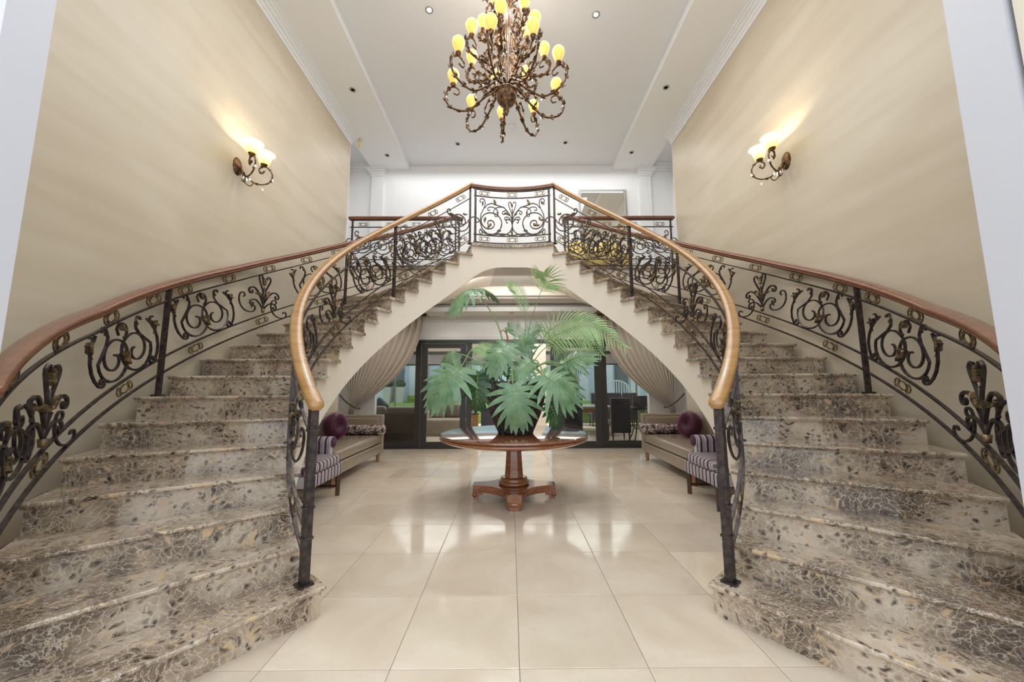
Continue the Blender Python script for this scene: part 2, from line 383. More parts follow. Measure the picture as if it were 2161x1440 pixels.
# gallery slab, marble edge and landing bridge
edge = 6.70
arc = [cyl(RS, a, 0)[:2] for a in [70.5+39*i/16 for i in range(17)]]
arc_o = [cyl(RT_IN, a, 0)[:2] for a in [70.1+39.8*i/16 for i in range(17)]]
xe = 3.0*sin(rad(19.5))+.02
b = MB().box(-3.62, 3.62, edge+.02, YW, 2.96, 3.455)
b.prism(arc[::-1]+[(xe, edge+.02), (-xe, edge+.02)][::-1][::-1], 3.14, 3.455) if False else b.prism([(xe, edge+.03)]+[(-xe, edge+.03)]+arc[::-1], 3.14, 3.455)
struct(b.obj('floor_gallery', 'cream'))
struct(MB().box(-3.62, 3.62, edge+.14, YW, 2.93, 2.961).obj('ceiling_alcove', 'lowceil'))
struct(MB().prism([(xe-.01, edge+.015)]+[(-xe+.01, edge+.015)]+[cyl(RS+.02, a, 0)[:2] for a in [71+38*i/16 for i in range(17)]][::-1], 3.13, 3.142).obj('ceiling_bridge', 'lowceil'))
b = MB().box(-3.62, 3.62, edge-.03, YW, 3.455, 3.5).prism([(xe, edge), (-xe, edge)]+arc_o[::-1], 3.455, 3.5)
struct(b.obj('trim_10', 'marble'))
b = MB().box(-1.76, 1.70, 7.28, 7.88, 2.775, 2.865).box(-1.62, 1.56, 7.36, 7.88, 2.865, 2.90).box(-1.70, 1.64, 7.32, 7.88, 2.895, 2.915)
struct(b.obj('ceiling_bulkhead', 'taupe'))
# ---------------------------------------------------------------- staircases
def zbot(q):    # underside height of stair and bridge, easing into the level middle
    if q > 111.8: return max(0, nose(q)-.575)
    return 3.14 if q < 95 else 3.14-.276*((q-95)/16.8)**2
def staircase(s):
    side = 'left' if s < 0 else 'right'
    T = thing('staircase', f'{side} curved staircase of polished brown marble steps on a cream underside', 'staircase', (0, 0, 0))
    s = -s  # polar angles run on the left half: mirror for the right
    mir = 1 if s > 0 else -1
    for k in range(1, 20):
        z = k*RISE; a0 = ph(k); a1 = ph(k+1); n = 6
        # tread with a moulded nose: profile across the going
        b = MB(); th = .034
        Rl = [RT_IN+(RO-RT_IN)*i/3 for i in range(4)]
        prof = [(-.000, -.034), (.016, -.034), (.020, -.026), (.030, -.024), (.037, -.017), (.037, -.006), (.031, 0)]   # distance in front of the riser, height below tread
        rows = []
        for R in Rl:
            row = [cyl(R, a0+degrees((d)/R), z+h) for d, h in prof]
            row += [cyl(R, a0+(a1-a0)*t, z) for t in (0, .33, .66, 1.0)]
            row += [cyl(R, a1-.3, z-.034), cyl(R, (a0+a1)/2, z-.034)]
            rows.append(row)
        m_ = len(rows[0]); vs = [p for r in rows for p in r]
        fs = [(i*m_+j, i*m_+(j+1) % m_, (i+1)*m_+(j+1) % m_, (i+1)*m_+j) for i in range(3) for j in range(m_)]
        fs += [tuple(range(m_))[::-1], tuple(3*m_+j for j in range(m_))]
        b.add(vs, fs); b.obj('tread', 'marble', T, mir)
        b = MB()
        ri = RS-.006 if k > 1 else RS-.03
        zt, zb = z-.034, z-RISE if k > 1 else 0
        vs = [cyl(R, a0+degrees(o/R), zz) for R in (ri, RO-.01) for o, zz in ((0, zb), (0, zt), (-.02, zt), (-.02, zb))]
        b.add(vs, [(0, 1, 2, 3), (7, 6, 5, 4), (0, 4, 5, 1), (1, 5, 6, 2), (2, 6, 7, 3), (3, 7, 4, 0)]); b.obj('riser', 'marble', T, mir)
    # plastered body: stepped inner and outer sides with a sloping underside
    b = MB()
    for k in range(1, 20):
        a0, a1 = ph(k)-.5, ph(k+1)-.5; n = 4
        for i in range(n):
            A, B = a0+(a1-a0)*i/n, a0+(a1-a0)*(i+1)/n; zt = k*RISE-.034
            zA, zB = zbot(A), zbot(B)
            vs = [cyl(RS, A, zA), cyl(RS, B, zB), cyl(RS, B, zt), cyl(RS, A, zt), cyl(RO-.02, A, zA), cyl(RO-.02, B, zB), cyl(RO-.02, B, zt), cyl(RO-.02, A, zt)]
            b.add(vs, [(0, 1, 2, 3), (7, 6, 5, 4), (4, 5, 1, 0)])
            if i == 0 and k > 1:
                pass
    b.obj('stair_body', 'cream', T, mir)
    return T
staircase(-1); staircase(1)
b = MB(); aa = [70.4+39.2*i/40 for i in range(41)]; zz = lambda q: zbot(max(q, 180-q))
for A, B in zip(aa, aa[1:]):
    vs = [cyl(RS, A, zz(A)), cyl(RS, B, zz(B)), cyl(RS, B, 3.456), cyl(RS, A, 3.456), cyl(2.93, A, zz(A)), cyl(2.93, B, zz(B)), cyl(2.93, B, 3.14), cyl(2.93, A, 3.14)]
    b.add(vs, [(0, 1, 2, 3), (7, 6, 5, 4), (4, 5, 1, 0)])
struct(b.obj('trim_11', 'cream'))
# ---------------------------------------------------------------- balustrades
def integrate(segs, ds=.012):   # curve from pieces of (length, start curvature, end curvature)
    x = y = 0.; h = 0.; out = [(0, 0)]
    for Ln, k0, k1 in segs:
        n = max(3, int(Ln/ds)); 
        kk = max(abs(k0), abs(k1)); n = max(n, int(Ln*kk/.42)+2)
        for i in range(n):
            k = k0+(k1-k0)*(i+.5)/n; d = Ln/n; h += k*d/2; x += cos(h)*d; y += sin(h)*d; h += k*d/2; out.append((x, y))
    return out
def norm(P, cx, cy, size=None, rot=0, mx=False, my=False):   # centre the bounding box on (cx, cy), longest side = size
    P = [(cos(rot)*x-sin(rot)*y, sin(rot)*x+cos(rot)*y) for x, y in P]
    x0, x1 = min(p[0] for p in P), max(p[0] for p in P); y0, y1 = min(p[1] for p in P), max(p[1] for p in P)
    k = size/max(x1-x0, y1-y0) if size else 1; a, b_ = (x0+x1)/2, (y0+y1)/2
    return [(cx+(-1 if mx else 1)*(x-a)*k, cy+(-1 if my else 1)*(y-b_)*k) for x, y in P]
BIG = integrate([(.10, 34, 26), (.16, 26, 10), (.25, 10, 6.2), (.62, 6.2, 5.6), (.14, 5.6, 1), (.10, 1, -10), (.10, -14, -26), (.10, -26, -36)])
CC = integrate([(.09, -36, -24), (.12, -24, -7), (.42, -5, -5), (.12, -7, -24), (.09, -24, -36)])
SS = integrate([(.08, 36, 26), (.10, 26, 10), (.22, 9, 5), (.22, -5, -9), (.10, -10, -26), (.08, -26, -36)])
HEART = integrate([(.07, 40, 30), (.10, 30, 12), (.20, 10, 5)])
SPIRAL = integrate([(.12, 30, 22), (.22, 22, 10), (.35, 10, 6.6), (.75, 6.6, 5.2)])
def leaf2d():  # little acanthus leaf, root at 0, tip at 1
    return [(0, 0), (.08, .10), (.18, .12), (.22, .24), (.34, .17), (.42, .30), (.52, .18), (.62, .26), (.70, .12), (.84, .15), (1, .0), (.86, -.06), (.70, -.16), (.62, -.10), (.50, -.26), (.42, -.14), (.30, -.22), (.20, -.10), (.10, -.10)]
# each motif: list of (kind, points, radius) in a local plane (x along, y up), metres
def spir(cx, cy, r0, r1, a0, a1, n=None, e=1.0, dx=0, dy=0):
    n = n or max(6, int(abs(a1-a0)/16)); out = []
    for i in range(n+1):
        t = i/n; a = rad(a0+(a1-a0)*t); r = r0+(r1-r0)*t**e; out.append((cx+dx*t+r*cos(a), cy+dy*t+r*sin(a)))
    return out
def ds_motif(h=.235):
    s = h/.235; out = []; S = lambda P, m=1: [(m*x*s, y*s) for x, y in P]
    for m in (1, -1):
        # ring whose strand leaves over the top to a small hook, and curls in to its centre
        hook = spir(-.195, .165, .012, .036, 560, 300); neck = [(-.125, .10), (-.13, .05)]
        ring = spir(-.125, -.045, .160, .155, 145, 390)
        inner = spir(-.125, -.045, .154, .03, 392, 800, e=.75, dx=.01, dy=-.01)
        out.append(('scroll', S(hook+[(-.158, .155), (-.152, .11), (-.18, .06)]+ring[2:], m), .0078)); out.append(('scroll', S(inner, m), .0070))
        out.append(('scroll', S(spir(-.135, -.03, .235, .225, 128, 222)+spir(-.268, -.165, .034, .010, 235, 600), m), .0075))
        out.append(('scroll', S(spir(-.345, .145, .012, .05, 480, 210)+[(-.36, .06), (-.34, .02)], m), .0065))
        out.append(('leaf', (m*(-.335)*s, .13*s, pi/2+m*2.6, .10*s), 0)); out.append(('leaf', (m*.03*s, -.03*s, -pi/2-m*.3, .13*s), 0))
    out.append(('scroll', S(spir(0, .12, .05, .06, -80, 150)+[(-.04, .10)]), .0065)); out.append(('leaf', (.0, .185*s, -1.45, .10*s), 0))
    return out
def arm(x1, y1, x0=0, y0=-.06, curl=.05, lift=.5):  # arching arm that ends in a down curl
    n = 14; P = []
    cx, cy = x1*.55+x0*.45, y1+abs(x1-x0)*lift*.35
    for i in range(n+1):
        t = i/n; P.append(((1-t)**2*x0+2*t*(1-t)*cx*1.0+t*t*x1, (1-t)**2*y0+2*t*(1-t)*cy*1.15+t*t*y1))
    sg = 1 if x1 > x0 else -1; a = pi/2
    c = (x1-sg*curl*.0, y1-curl)
    for i in range(1, 15):
        th = pi/2-sg*i*.42; r = curl*(1-i/17); P.append((c[0]+r*cos(th), c[1]+r*sin(th)))
    return P
def palmette(h=.235):
    s = h/.235; out = []
    sc_ = lambda P: [(x*s, y*s) for x, y in P]
    out.append(('stem', sc_([(0, -.235), (0, -.16), (0, -.05), (0, .07)]), .013))
    out.append(('socket', sc_([(0, -.235), (0, -.19)]), .022))
    for m in (-1, 1):
        out.append(('scroll', sc_(arm(m*.17, .03, 0, -.14, .042)), .0085)); out.append(('scroll', sc_(arm(m*.15, -.11, 0, -.20, .036, .9)), .0075))
        out.append(('scroll', sc_([(0, -.04), (m*.02, .03), (m*.052, .10), (m*.075, .15), (m*.078, .18), (m*.06, .205), (m*.035, .20), (m*.028, .18), (m*.04, .17)]), .0075))
        out.append(('scroll', sc_(norm(CC, m*.215, -.155, .22, 0, my=True)), .0065))
        out.append(('leaf', (m*.01*s, -.05*s, pi/2-m*.95, .13*s), 0))
    out.append(('leaf', (0, .09*s, pi/2, .13*s), 0))
    return out
def single_motif(h=.235):
    s = h/.235; out = []
    out.append(('scroll', norm(SPIRAL, 0, -.03*s, .34*s, 0), .0075)); out.append(('scroll', norm(SS, -.06*s, .10*s, .30*s, rad(20)), .007))
    out.append(('scroll', norm(SS, .16*s, -.03*s, .40*s, rad(70)), .007)); out.append(('scroll', norm(CC, -.20*s, -.05*s, .30*s, rad(90)), .0065))
    for x, y, r, q in ((.03, -.02, .8, .12), (-.07, .12, 2.2, .11), (.12, .12, -.8, .10)): out.append(('leaf', (x*s, y*s, r, q*s), 0))
    return out
def oval(w=.075, h=.036):
    E = [(w*.62*cos(2*pi*i/20), h*.86*sin(2*pi*i/20)) for i in range(21)]
    c = lambda m: [(m*(w*.78+h*.75*cos(t)), h*.95*sin(t)) for t in [rad(q) for q in range(-135, 136, 27)]]
    k = lambda m: [(m*(w*.78+h*.22*cos(t)), h*.5*sin(t)) for t in [rad(q) for q in range(60, 301, 40)]]
    return E, c(1), c(-1), k(1), k(-1)
RAILP = [(-.042, -.006), (-.044, .004), (-.040, .016), (-.028, .027), (-.010, .032), (.010, .032), (.028, .027), (.040, .016), (.044, .004), (.042, -.006), (.035, -.012), (.035, -.018), (.038, -.024), (.030, -.031), (-.030, -.031), (-.038, -.024), (-.035, -.018), (-.035, -.012)]
def balustrade(name, label, fmap, U0, U1, slope, posts, motifs, ovals, hs, rail_m, u_rail=None, end_h=None, group=None, bars_u=None, down=True, rail_w=1.0):
    """fmap(u, z) -> point; u runs along the plan, z absolute. slope(u) -> base line height. hs = (rail, barA, barB, barC)."""
    T = thing(name, label, 'balustrade', fmap(U0, slope(U0)), group)
    base = Vector(fmap(U0, slope(U0)))
    def ob(b, nm, m):
        b.v = [tuple(Vector(p)-base) for p in b.v]; return b.obj(nm, m, T)
    n = max(2, int(abs(U1-U0)/.06))
    us = [U0+(U1-U0)*i/n for i in range(n+1)]
    r0, r1 = u_rail or (U0, U1); nr = max(2, int(abs(r1-r0)/.05)); ur = [r0+(r1-r0)*i/nr for i in range(nr+1)]
    b = MB(); P = [fmap(u, slope(u)+hs[0](u)) for u in ur]
    # handrail with a constant upright section
    k = len(P); rings = []
    for i in range(k):
        t = Vector(P[min(i+1, k-1)])-Vector(P[max(i-1, 0)]); t.normalize()
        sd = t.cross(Vector((0, 0, 1))).normalized(); upv = sd.cross(t)
        sc1 = rail_w
        rings.append([Vector(P[i])+sd*(q[0]*sc1)+upv*(q[1]*sc1) for q in RAILP])
    # rounded ends
    def endcap(ring, c, t, sg):
        res = []
        for f, d in ((.93, .012), (.75, .026), (.4, .034)): res.append([c+(p-c)*f+t*sg*d for p in ring])
        return res
    t0 = (Vector(P[0])-Vector(P[1])).normalized(); t1 = (Vector(P[-1])-Vector(P[-2])).normalized()
    rings = endcap(rings[0], Vector(P[0]), t0, 1)[::-1]+rings+endcap(rings[-1], Vector(P[-1]), t1, 1)
    m_ = len(RAILP); vs = [q for g in rings for q in g]; kk = len(rings)
    b.add(vs, [(i*m_+j, i*m_+(j+1) % m_, (i+1)*m_+(j+1) % m_, (i+1)*m_+j) for i in range(kk-1) for j in range(m_)]+[tuple(range(m_))[::-1], tuple((kk-1)*m_+j for j in range(m_))], True)
    ob(b, 'handrail', rail_m)
    def bar(h, nm, w=.010, t=.020):
        b = MB(); bu = bars_u or us; vs = []
        for i, u in enumerate(bu):
            z = slope(u)+h(u); p = Vector(fmap(u, z)); q = Vector(fmap(u+.01, z)); d = (q-p); d.z = 0; d.normalize(); sd = Vector((-d.y, d.x, 0))
            for a, c in ((-t/2, -w/2), (t/2, -w/2), (t/2, w/2), (-t/2, w/2)): vs.append(p+sd*a+Vector((0, 0, c)))
        K = len(bu); b.add(vs, [(i*4+j, i*4+(j+1) % 4, (i+1)*4+(j+1) % 4, (i+1)*4+j) for i in range(K-1) for j in range(4)]+[(3, 2, 1, 0), tuple((K-1)*4+j for j in range(4))]); ob(b, nm, 'iron')
    bar(lambda u: hs[0](u)-.040, 'rail_plate', .010, .040); bar(hs[1], 'bar', .014); bar(hs[2], 'bar', .014); bar(hs[3], 'bar', .014)
    for u, zb, w in posts:
        b = MB(); zt = slope(u)+hs[0](u)-.035; p = Vector(fmap(u, zb)); q = Vector(fmap(u+.01, zb)); d = (q-p); d.z = 0; d.normalize(); sd = Vector((-d.y, d.x, 0))
        def blk(hw, z0, z1):
            b.add([p+d*a+sd*c+Vector((0, 0, zz-zb)) for zz in (z0, z1) for a, c in ((-hw, -hw), (hw, -hw), (hw, hw), (-hw, hw))], [(3, 2, 1, 0), (4, 5, 6, 7), (0, 1, 5, 4), (1, 2, 6, 5), (2, 3, 7, 6), (3, 0, 4, 7)])
        blk(w/2, zb, zt); blk(w/2+.018, zb, zb+.012)
        if w > .04:
            for hz in (.25, .42, .86): blk(w/2+.006, zb+hz, zb+hz+.014)
        ob(b, 'post', 'iron')
    def place(mot, u0, vc, rot):
        zc = slope(u0)+vc; c, s_ = cos(rot), sin(rot)
        f = lambda x, y, off=0: fmap(u0+x*c-y*s_, zc+x*s_+y*c)
        for kind, P, r in mot:
            if kind in ('scroll', 'stem', 'socket'):
                pts = [f(x, y) for x, y in P]; b = MB(); m = len(pts)
                if kind == 'socket': rr = [r*.7, r]; b.tube(pts, rr, 8); ob(b, 'socket', 'gold')
                elif kind == 'stem': b.tube(pts, [r*.7, r*.9, r*1.2, r*.6], 6); ob(b, 'stem', 'iron')
                else:
                    rr = [r*1.35 for _ in pts]; b.tube(pts, rr, 4); ob(b, 'scroll', 'iron')
            else:
                x, y, a, q = P; lf = leaf2d(); b = MB(); vs = []; q = q*.82
                sdv = (Vector(fmap(u0+.01, zc))-Vector(fmap(u0, zc))); sdv.z = 0; sdv.normalize(); nn = Vector((-sdv.y, sdv.x, 0))
                for sg in (1, -1):
                    for (lx, ly) in lf:
                        curl = lx*lx*.35; X = q*(lx*cos(a+curl)-ly*.75*sin(a+curl)); Y = q*(lx*sin(a+curl)+ly*.75*cos(a+curl))
                        vs.append(Vector(f(x+X, y+Y))+nn*sg*(.012+.014*(1-abs(ly)*4)*(1 if 0 < lx < 1 else 0)))
                m = len(lf); ctr = [Vector(f(x+q*t*cos(a), y+q*t*sin(a))) for t in (.25, .5, .75)]
                b.add(vs, [tuple(range(m)), tuple(range(m, 2*m))[::-1]]+[(i, m+i, m+(i+1) % m, (i+1) % m) for i in range(m)]); ob(b, 'leaf', 'gold')
    for mot, u, vc, rot in motifs: place(mot, u, vc, rot)
    for u, hc, rot in ovals:
        c, s_ = cos(rot), sin(rot); b = MB(); zc = slope(u)+hc
        for i, P in enumerate(oval()):
            b.tube([fmap(u+x*c-y*s_, zc+x*s_+y*c) for x, y in P], .0065 if i == 0 else .0055, 4)
        ob(b, 'oval_ornament', 'gold')
    return T
def curved(side, R):
    sx = 1 if side < 0 else -1
    return lambda u, z: cyl(R, P1-degrees(u/R), z, sx)
for side in (-1, 1):
    sn = 'left' if side < 0 else 'right'
    # inner balustrade
    R = 1.925; slope_r = RISE/(rad(DP)*R); al = math.atan(slope_r); U = lambda deg, R=R: rad(P1-deg)*R
    sl = lambda u, k=slope_r: RISE+k*u
    c = const = lambda v: (lambda u: v)
    uN, uP1, uP2, uT = U(230.6), U(206.7), U(145.8), U(110.2)
    band = (.77+.22)/2; hh = (.77-.22)/2*cos(al)
    mot = [(single_motif(hh*.95), (uN+uP1)/2, band, al*.6)]
    d = uP2-uP1; mot += [(ds_motif(hh*1.0), uP1+d*.19, band, al*.8), (palmette(hh*1.0), uP1+d*.5, band, al*.25), (ds_motif(hh*1.0), uP1+d*.81, band, al*.8)]
    d2 = uT-uP2; mot += [(ds_motif(hh*1.0), uP2+d2*.27, band, al*.8), (palmette(hh*.95), uP2+d2*.60, band, al*.3), (single_motif(hh*.95), uP2+d2*.86, band, al*.6)]
    ov = []
    for a, e, fr in ((uN, uP1, (.3, .75)), (uP1, uP2, (.08, .36, .64, .92)), (uP2, uT, (.1, .5, .87))):
        for q in fr: ov.append((a+(e-a)*q, .86, al))
        for q in (fr if len(fr) < 4 else (.2, .5, .8)): ov.append((a+(e-a)*(q+.03), .15, al))
    balustrade('curved_balustrade', f'inner wrought iron balustrade of the {sn} stair, square newel and brown handrail with golden light in its colour', curved(side, R), uN, uT, sl,
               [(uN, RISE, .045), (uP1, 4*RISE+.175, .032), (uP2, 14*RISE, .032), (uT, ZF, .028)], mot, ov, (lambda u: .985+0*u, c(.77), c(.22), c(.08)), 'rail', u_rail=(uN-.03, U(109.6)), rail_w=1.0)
    # outer balustrade
    R = 3.09; slope_r = RISE/(rad(DP)*R); al2 = math.atan(slope_r); U2 = lambda deg: rad(P1-deg)*3.09
    sl2 = lambda u, k=slope_r: RISE+k*u
    u0, ua, ub, uc = U2(228.3 if side < 0 else 226.2), U2(190.4), U2(145.4), U2(110.0)
    hh = (.77-.23)/2*cos(al2); mot = []; ov = []
    HT = [(U2(p), h) for p, h in ((232, 1.01), (223, .975), (214, .935), (205, .885), (190, .885), (175, .885), (160, .91), (145, .955), (110, .985))]
    def hr(u):
        if u <= HT[0][0]: return HT[0][1]
        for (a_, ha), (b_, hb) in zip(HT, HT[1:]):
            if u <= b_: return ha+(hb-ha)*(u-a_)/(b_-a_)
        return HT[-1][1]
    for a, e, ms in ((U2(234.8), ua, 'DPD'), (ua, ub, 'DPD'), (ub, uc, 'DPD')):
        d = e-a; k = min(1, d/2.3)
        if a > U2(234): mot += [(ds_motif(hh*1.02*k), a+d*.185, .50, al2*.8)]
        else: mot += [(ds_motif(hh*.84), U2(220.6), .50, al2*.8)]
        mot += [(palmette(hh), a+d*.5, .50, 0), (ds_motif(hh*1.02*k), a+d*.815, .50, al2*.8)]
        for q in (.08, .30, .52, .74, .93):
            if a+d*q > u0+.1: ov.append((a+d*q, hr(a+d*q)-.098, al2))
        for q in (.16, .50, .84):
            if a+d*q > u0+.1: ov.append((a+d*q, .165, al2))
    balustrade('curved_balustrade', f'outer wrought iron balustrade of the {sn} stair, red-brown handrail along the beige wall', curved(side, R), u0, uc, sl2,
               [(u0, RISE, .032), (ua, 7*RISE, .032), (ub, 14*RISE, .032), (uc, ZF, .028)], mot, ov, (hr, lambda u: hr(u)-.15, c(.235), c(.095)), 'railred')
    # gallery balustrade
    x0, x1 = 3.09, 1.0
    fm = (lambda u, z, s=side, x0=x0: (s*(x0-u), 6.73, z)); Lg = x0-x1
    mot = [(single_motif(.23), .28, .47, 0), (ds_motif(.25), .80, .47, 0), (palmette(.26), 1.28, .47, 0), (ds_motif(.24), 1.74, .47, 0)]
    ov = [(q, .845, 0) for q in (.27, .80, 1.28, 1.75)]+[(q, .09, 0) for q in (.27, .80, 1.28, 1.75)]
    balustrade('straight_balustrade', f'straight wrought iron balustrade along the {sn} half of the upper gallery edge', fm, .02, Lg, lambda u: ZF,
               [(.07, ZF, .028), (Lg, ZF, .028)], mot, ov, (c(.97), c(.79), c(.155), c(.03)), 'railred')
# landing balustrade
R = 1.885
fmL = lambda u, z: cyl(R, 109.6-degrees(u/R), z); Ll = rad(39.2)*R; mid = Ll/2
mot = []
def mir2(P): return [(-x, y) for x, y in P]
CS = [('stem', [(0, -.31), (0, -.12), (0, 0), (0, .14)], .012), ('leaf', (0, .16, pi/2, .11), 0), ('leaf', (0, -.31, pi/2, .10), 0)]
big = norm(SPIRAL, .34, -.12, .36, rad(-30), mx=False)
tail = [(.17, -.12), (.20, -.24), (.29, -.30), (.40, -.29), (.48, -.22), (.515, -.10), (.50, .02), (.455, .12), (.43, .20), (.44, .26), (.475, .285), (.51, .27), (.52, .235), (.50, .215)]
for m in (1, -1):
    g = (lambda P, m=m: [(m*x, y) for x, y in P])
    CS += [('scroll', g(big), .008), ('scroll', g(tail), .0075), ('scroll', g(arm(.10, .0, 0, -.10, .03)), .007), ('scroll', g(arm(.13, .10, 0, -.06, .035)), .007),
           ('scroll', g(norm(CC, .12, -.17, .26, rad(90))), .0075), ('scroll', g([(0, .03), (.03, .12), (.055, .19), (.062, .23), (.045, .255), (.022, .25), (.018, .232)]), .007),
           ('scroll', g([(0, -.05), (.05, .06), (.13, .16), (.23, .19), (.33, .22), (.40, .19), (.44, .13)]), .0075), ('scroll', g(norm(HEART, .235, .10, .13, rad(200))), .007),
           ('scroll', g(norm(CC, .31, -.01+.09, .17, 0)), .0065), ('scroll', g([(0, -.31), (.10, -.285), (.20, -.28), (.27, -.30)]), .0075), ('scroll', g(norm(HEART, .50, -.265, .09, rad(150))), .006),
           ('leaf', (m*.27, .19, pi/2, .13), 0), ('leaf', (m*.33, -.12, pi/2+m*-2.2, .14), 0), ('leaf', (m*.42, -.02, pi/2-m*2.6, .12), 0), ('leaf', (m*.46, .24, -pi/2+m*.5, .10), 0),
           ('leaf', (m*.03, .03, pi/2-m*.9, .12), 0)]
c = lambda v: (lambda u: v)
balustrade('curved_balustrade', 'short curved wrought iron balustrade at the centre of the upper landing between both stairs', fmL, 0.03, Ll-.03, lambda u: ZF,
           [(.055, ZF, .03), (Ll-.055, ZF, .03)], [(CS, mid, .47, 0)], [(q, .845, 0) for q in (.20, mid, Ll-.20)]+[(q, .09, 0) for q in (.20, mid, Ll-.20)],
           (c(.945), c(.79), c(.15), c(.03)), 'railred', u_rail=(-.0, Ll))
# ================================================================ table
def cr(pts, n=6):      # smooth curve through points
    P = [Vector(p) for p in pts]; P = [P[0]*2-P[1]]+P+[P[-1]*2-P[-2]]; out = []
    for i in range(1, len(P)-2):
        for j in range(n):
            t = j/n; a, b, c, d = P[i-1:i+3]
            out.append(.5*((2*b)+(c-a)*t+(2*a-5*b+4*c-d)*t*t+(3*b-a-3*c+d)*t*t*t))
    out.append(P[-2]); return out
TX, TY = 0.0, 4.5
T = thing('pedestal_table', 'large round polished mahogany table on a faceted pedestal in the middle of the hall', 'table', (TX, TY, 0))
MB().lathe([(0, .748), (.845, .748), (.862, .742), (.868, .732), (.862, .722), (.845, .718)], n=72).obj('tabletop', 'mahogtop', T)
MB().lathe([(.845, .718), (.858, .712), (.864, .700), (.858, .688), (.838, .680), (.80, .664), (.4, .66), (0, .66)], n=72).obj('table_edge', 'mahog', T)
b = MB(); n = 8
for i in range(8):
    pass
b.lathe([(.115, .245), (.085, .66), (.13, .662)], n=8, smooth=False); b.v = [tuple(Matrix.Rotation(pi/8, 3, 'Z') @ Vector(p)) for p in b.v]; b.obj('pedestal', 'mahog', T)
MB().lathe([(.14, .165), (.175, .168), (.18, .19), (.165, .205), (.15, .208), (.158, .222), (.150, .240), (.125, .248), (.115, .25)], n=40).obj('collar', 'mahog', T)
poly = []
for q in range(4):
    a = q*pi/2-pi/2; w = .075; tip = .475
    dx, dy = cos(a), sin(a); px, py = -dy, dx
    poly += [(dx*tip-px*w, dy*tip-py*w), (dx*tip+px*w, dy*tip+py*w)]
    a2 = a+pi/2; d2x, d2y = cos(a2), sin(a2); A = Vector((dx*tip+px*w, dy*tip+py*w)); B = Vector((d2x*tip-(-d2y)*w, d2y*tip-d2x*w)); c = Vector(((dx+d2x)*.105, (dy+d2y)*.105))
    for i in range(1, 10):
        t = i/10; poly.append(tuple((1-t)**2*A+2*t*(1-t)*c+t*t*B))
MB().prism(poly, .085, .165).obj('base', 'mahog', T)
for q in range(4):
    a = q*pi/2-pi/2; b = MB()
    b.tube([(.455, -.085, .062), (.455, .085, .062)], .026, 14).box(.36, .47, -.07, .07, .052, .086).box(.40, .47, -.065, .065, .03, .055).box(.42, .465, -.05, .05, 0, .032)
    b.xform(Matrix.Rotation(a, 4, 'Z')).obj('foot', 'mahog', T)
# ================================================================ planter and plants
Pt = thing('plant_pot', 'dark speckled stone pot standing on the round table', 'pot', (.02, 4.45, .749))
MB().lathe([(0, 0), (.205, 0), (.215, .03), (.225, .05), (.30, .22), (.345, .38), (.355, .50), (.34, .56), (.345, .60), (.325, .60), (.31, .55), (0, .54)], n=48).obj('pot_body', 'pot', Pt)
MB().lathe([(0, .545), (.31, .552)], n=24).obj('soil', 'darkwood', Pt)
def split_leaf(b, base, tip, up, width, lobes=9, droop=.25, rib=None):
    base, tip, up = Vector(base), Vector(tip), Vector(up); D = tip-base; Ln = D.length; d = D/Ln; n = (up-d*up.dot(d)).normalized(); sd = d.cross(n)
    def pt(x, y):   # x along 0..1+, y across; arched
        r = hypot(x*Ln, y); return base+d*(x*Ln)+sd*y+n*(.10*Ln*sin(min(1, max(0, x))*pi)-droop*(r*r)/Ln*.55-abs(y)*.12)
    for sg in (-1, 1):
        for i in range(lobes):
            t = i/(lobes-1); s0 = .02+.80*t**1.05; ang = rad(128-112*t**.8); L_ = width*(.50+.52*sin(pi*min(1, .25+t*.75)))*(1 if t < .9 else .8)*random.uniform(.9, 1.08)
            if i == 0: L_ *= .72
            if i == lobes-1: L_ = Ln*(1.0-s0)*1.05; ang = rad(6)
            w0 = .80/(lobes-1)*Ln*.60; vs = []
            K = 6
            for j in range(K+1):
                u = j/K; cv = ang-rad(16)*u; x = s0*Ln+cos(cv)*L_*u; y = sin(cv)*L_*u
                w = w0*((1.05+.75*u) if u < .38 else 1.16*(1-((u-.38)/.62)**2.4)+.03)*(.62 if i == lobes-1 else 1)
                if j == 0: w = w0*.9
                nx, ny = -sin(cv), cos(cv)
                for q in (-1, 0, 1):
                    p = pt((x+nx*w*q)/Ln, sg*(max(0, y)+ny*w*q if j else max(0, ny*w*q*.0)))
                    if q == 0: p = p+n*(-.10*w)
                    vs.append(p)
            fs = [(j*3+q, j*3+q+1, (j+1)*3+q+1, (j+1)*3+q) for j in range(K) for q in (0, 1)]
            b.add(vs, fs if sg > 0 else [f[::-1] for f in fs], True)
    if rib is not None:
        rib.tube([pt(t/8*.97, 0)+n*.003 for t in range(9)], [.0055*(1-t/10) for t in range(9)], 5)
        for sg in (-1, 1):
            for i in range(1, lobes-1):
                t = i/(lobes-1); s0 = .02+.80*t**1.05; ang = rad(128-112*t**.8); L_ = width*.75*(.50+.52*sin(pi*min(1, .25+t*.75)))
                rib.tube([pt((s0*Ln+cos(ang-rad(14)*u)*L_*u)/Ln, sg*sin(ang-rad(14)*u)*L_*u)+n*.002 for u in (0, .33, .66, 1)], [.0028, .0022, .0016, .001], 4)
PH = thing('philodendron', 'split-leaf philodendron with large glossy green leaves spilling over the dark speckled pot', 'plant', (.02, 4.45, 1.30))
o0 = Vector((.02, 4.45, 1.30))
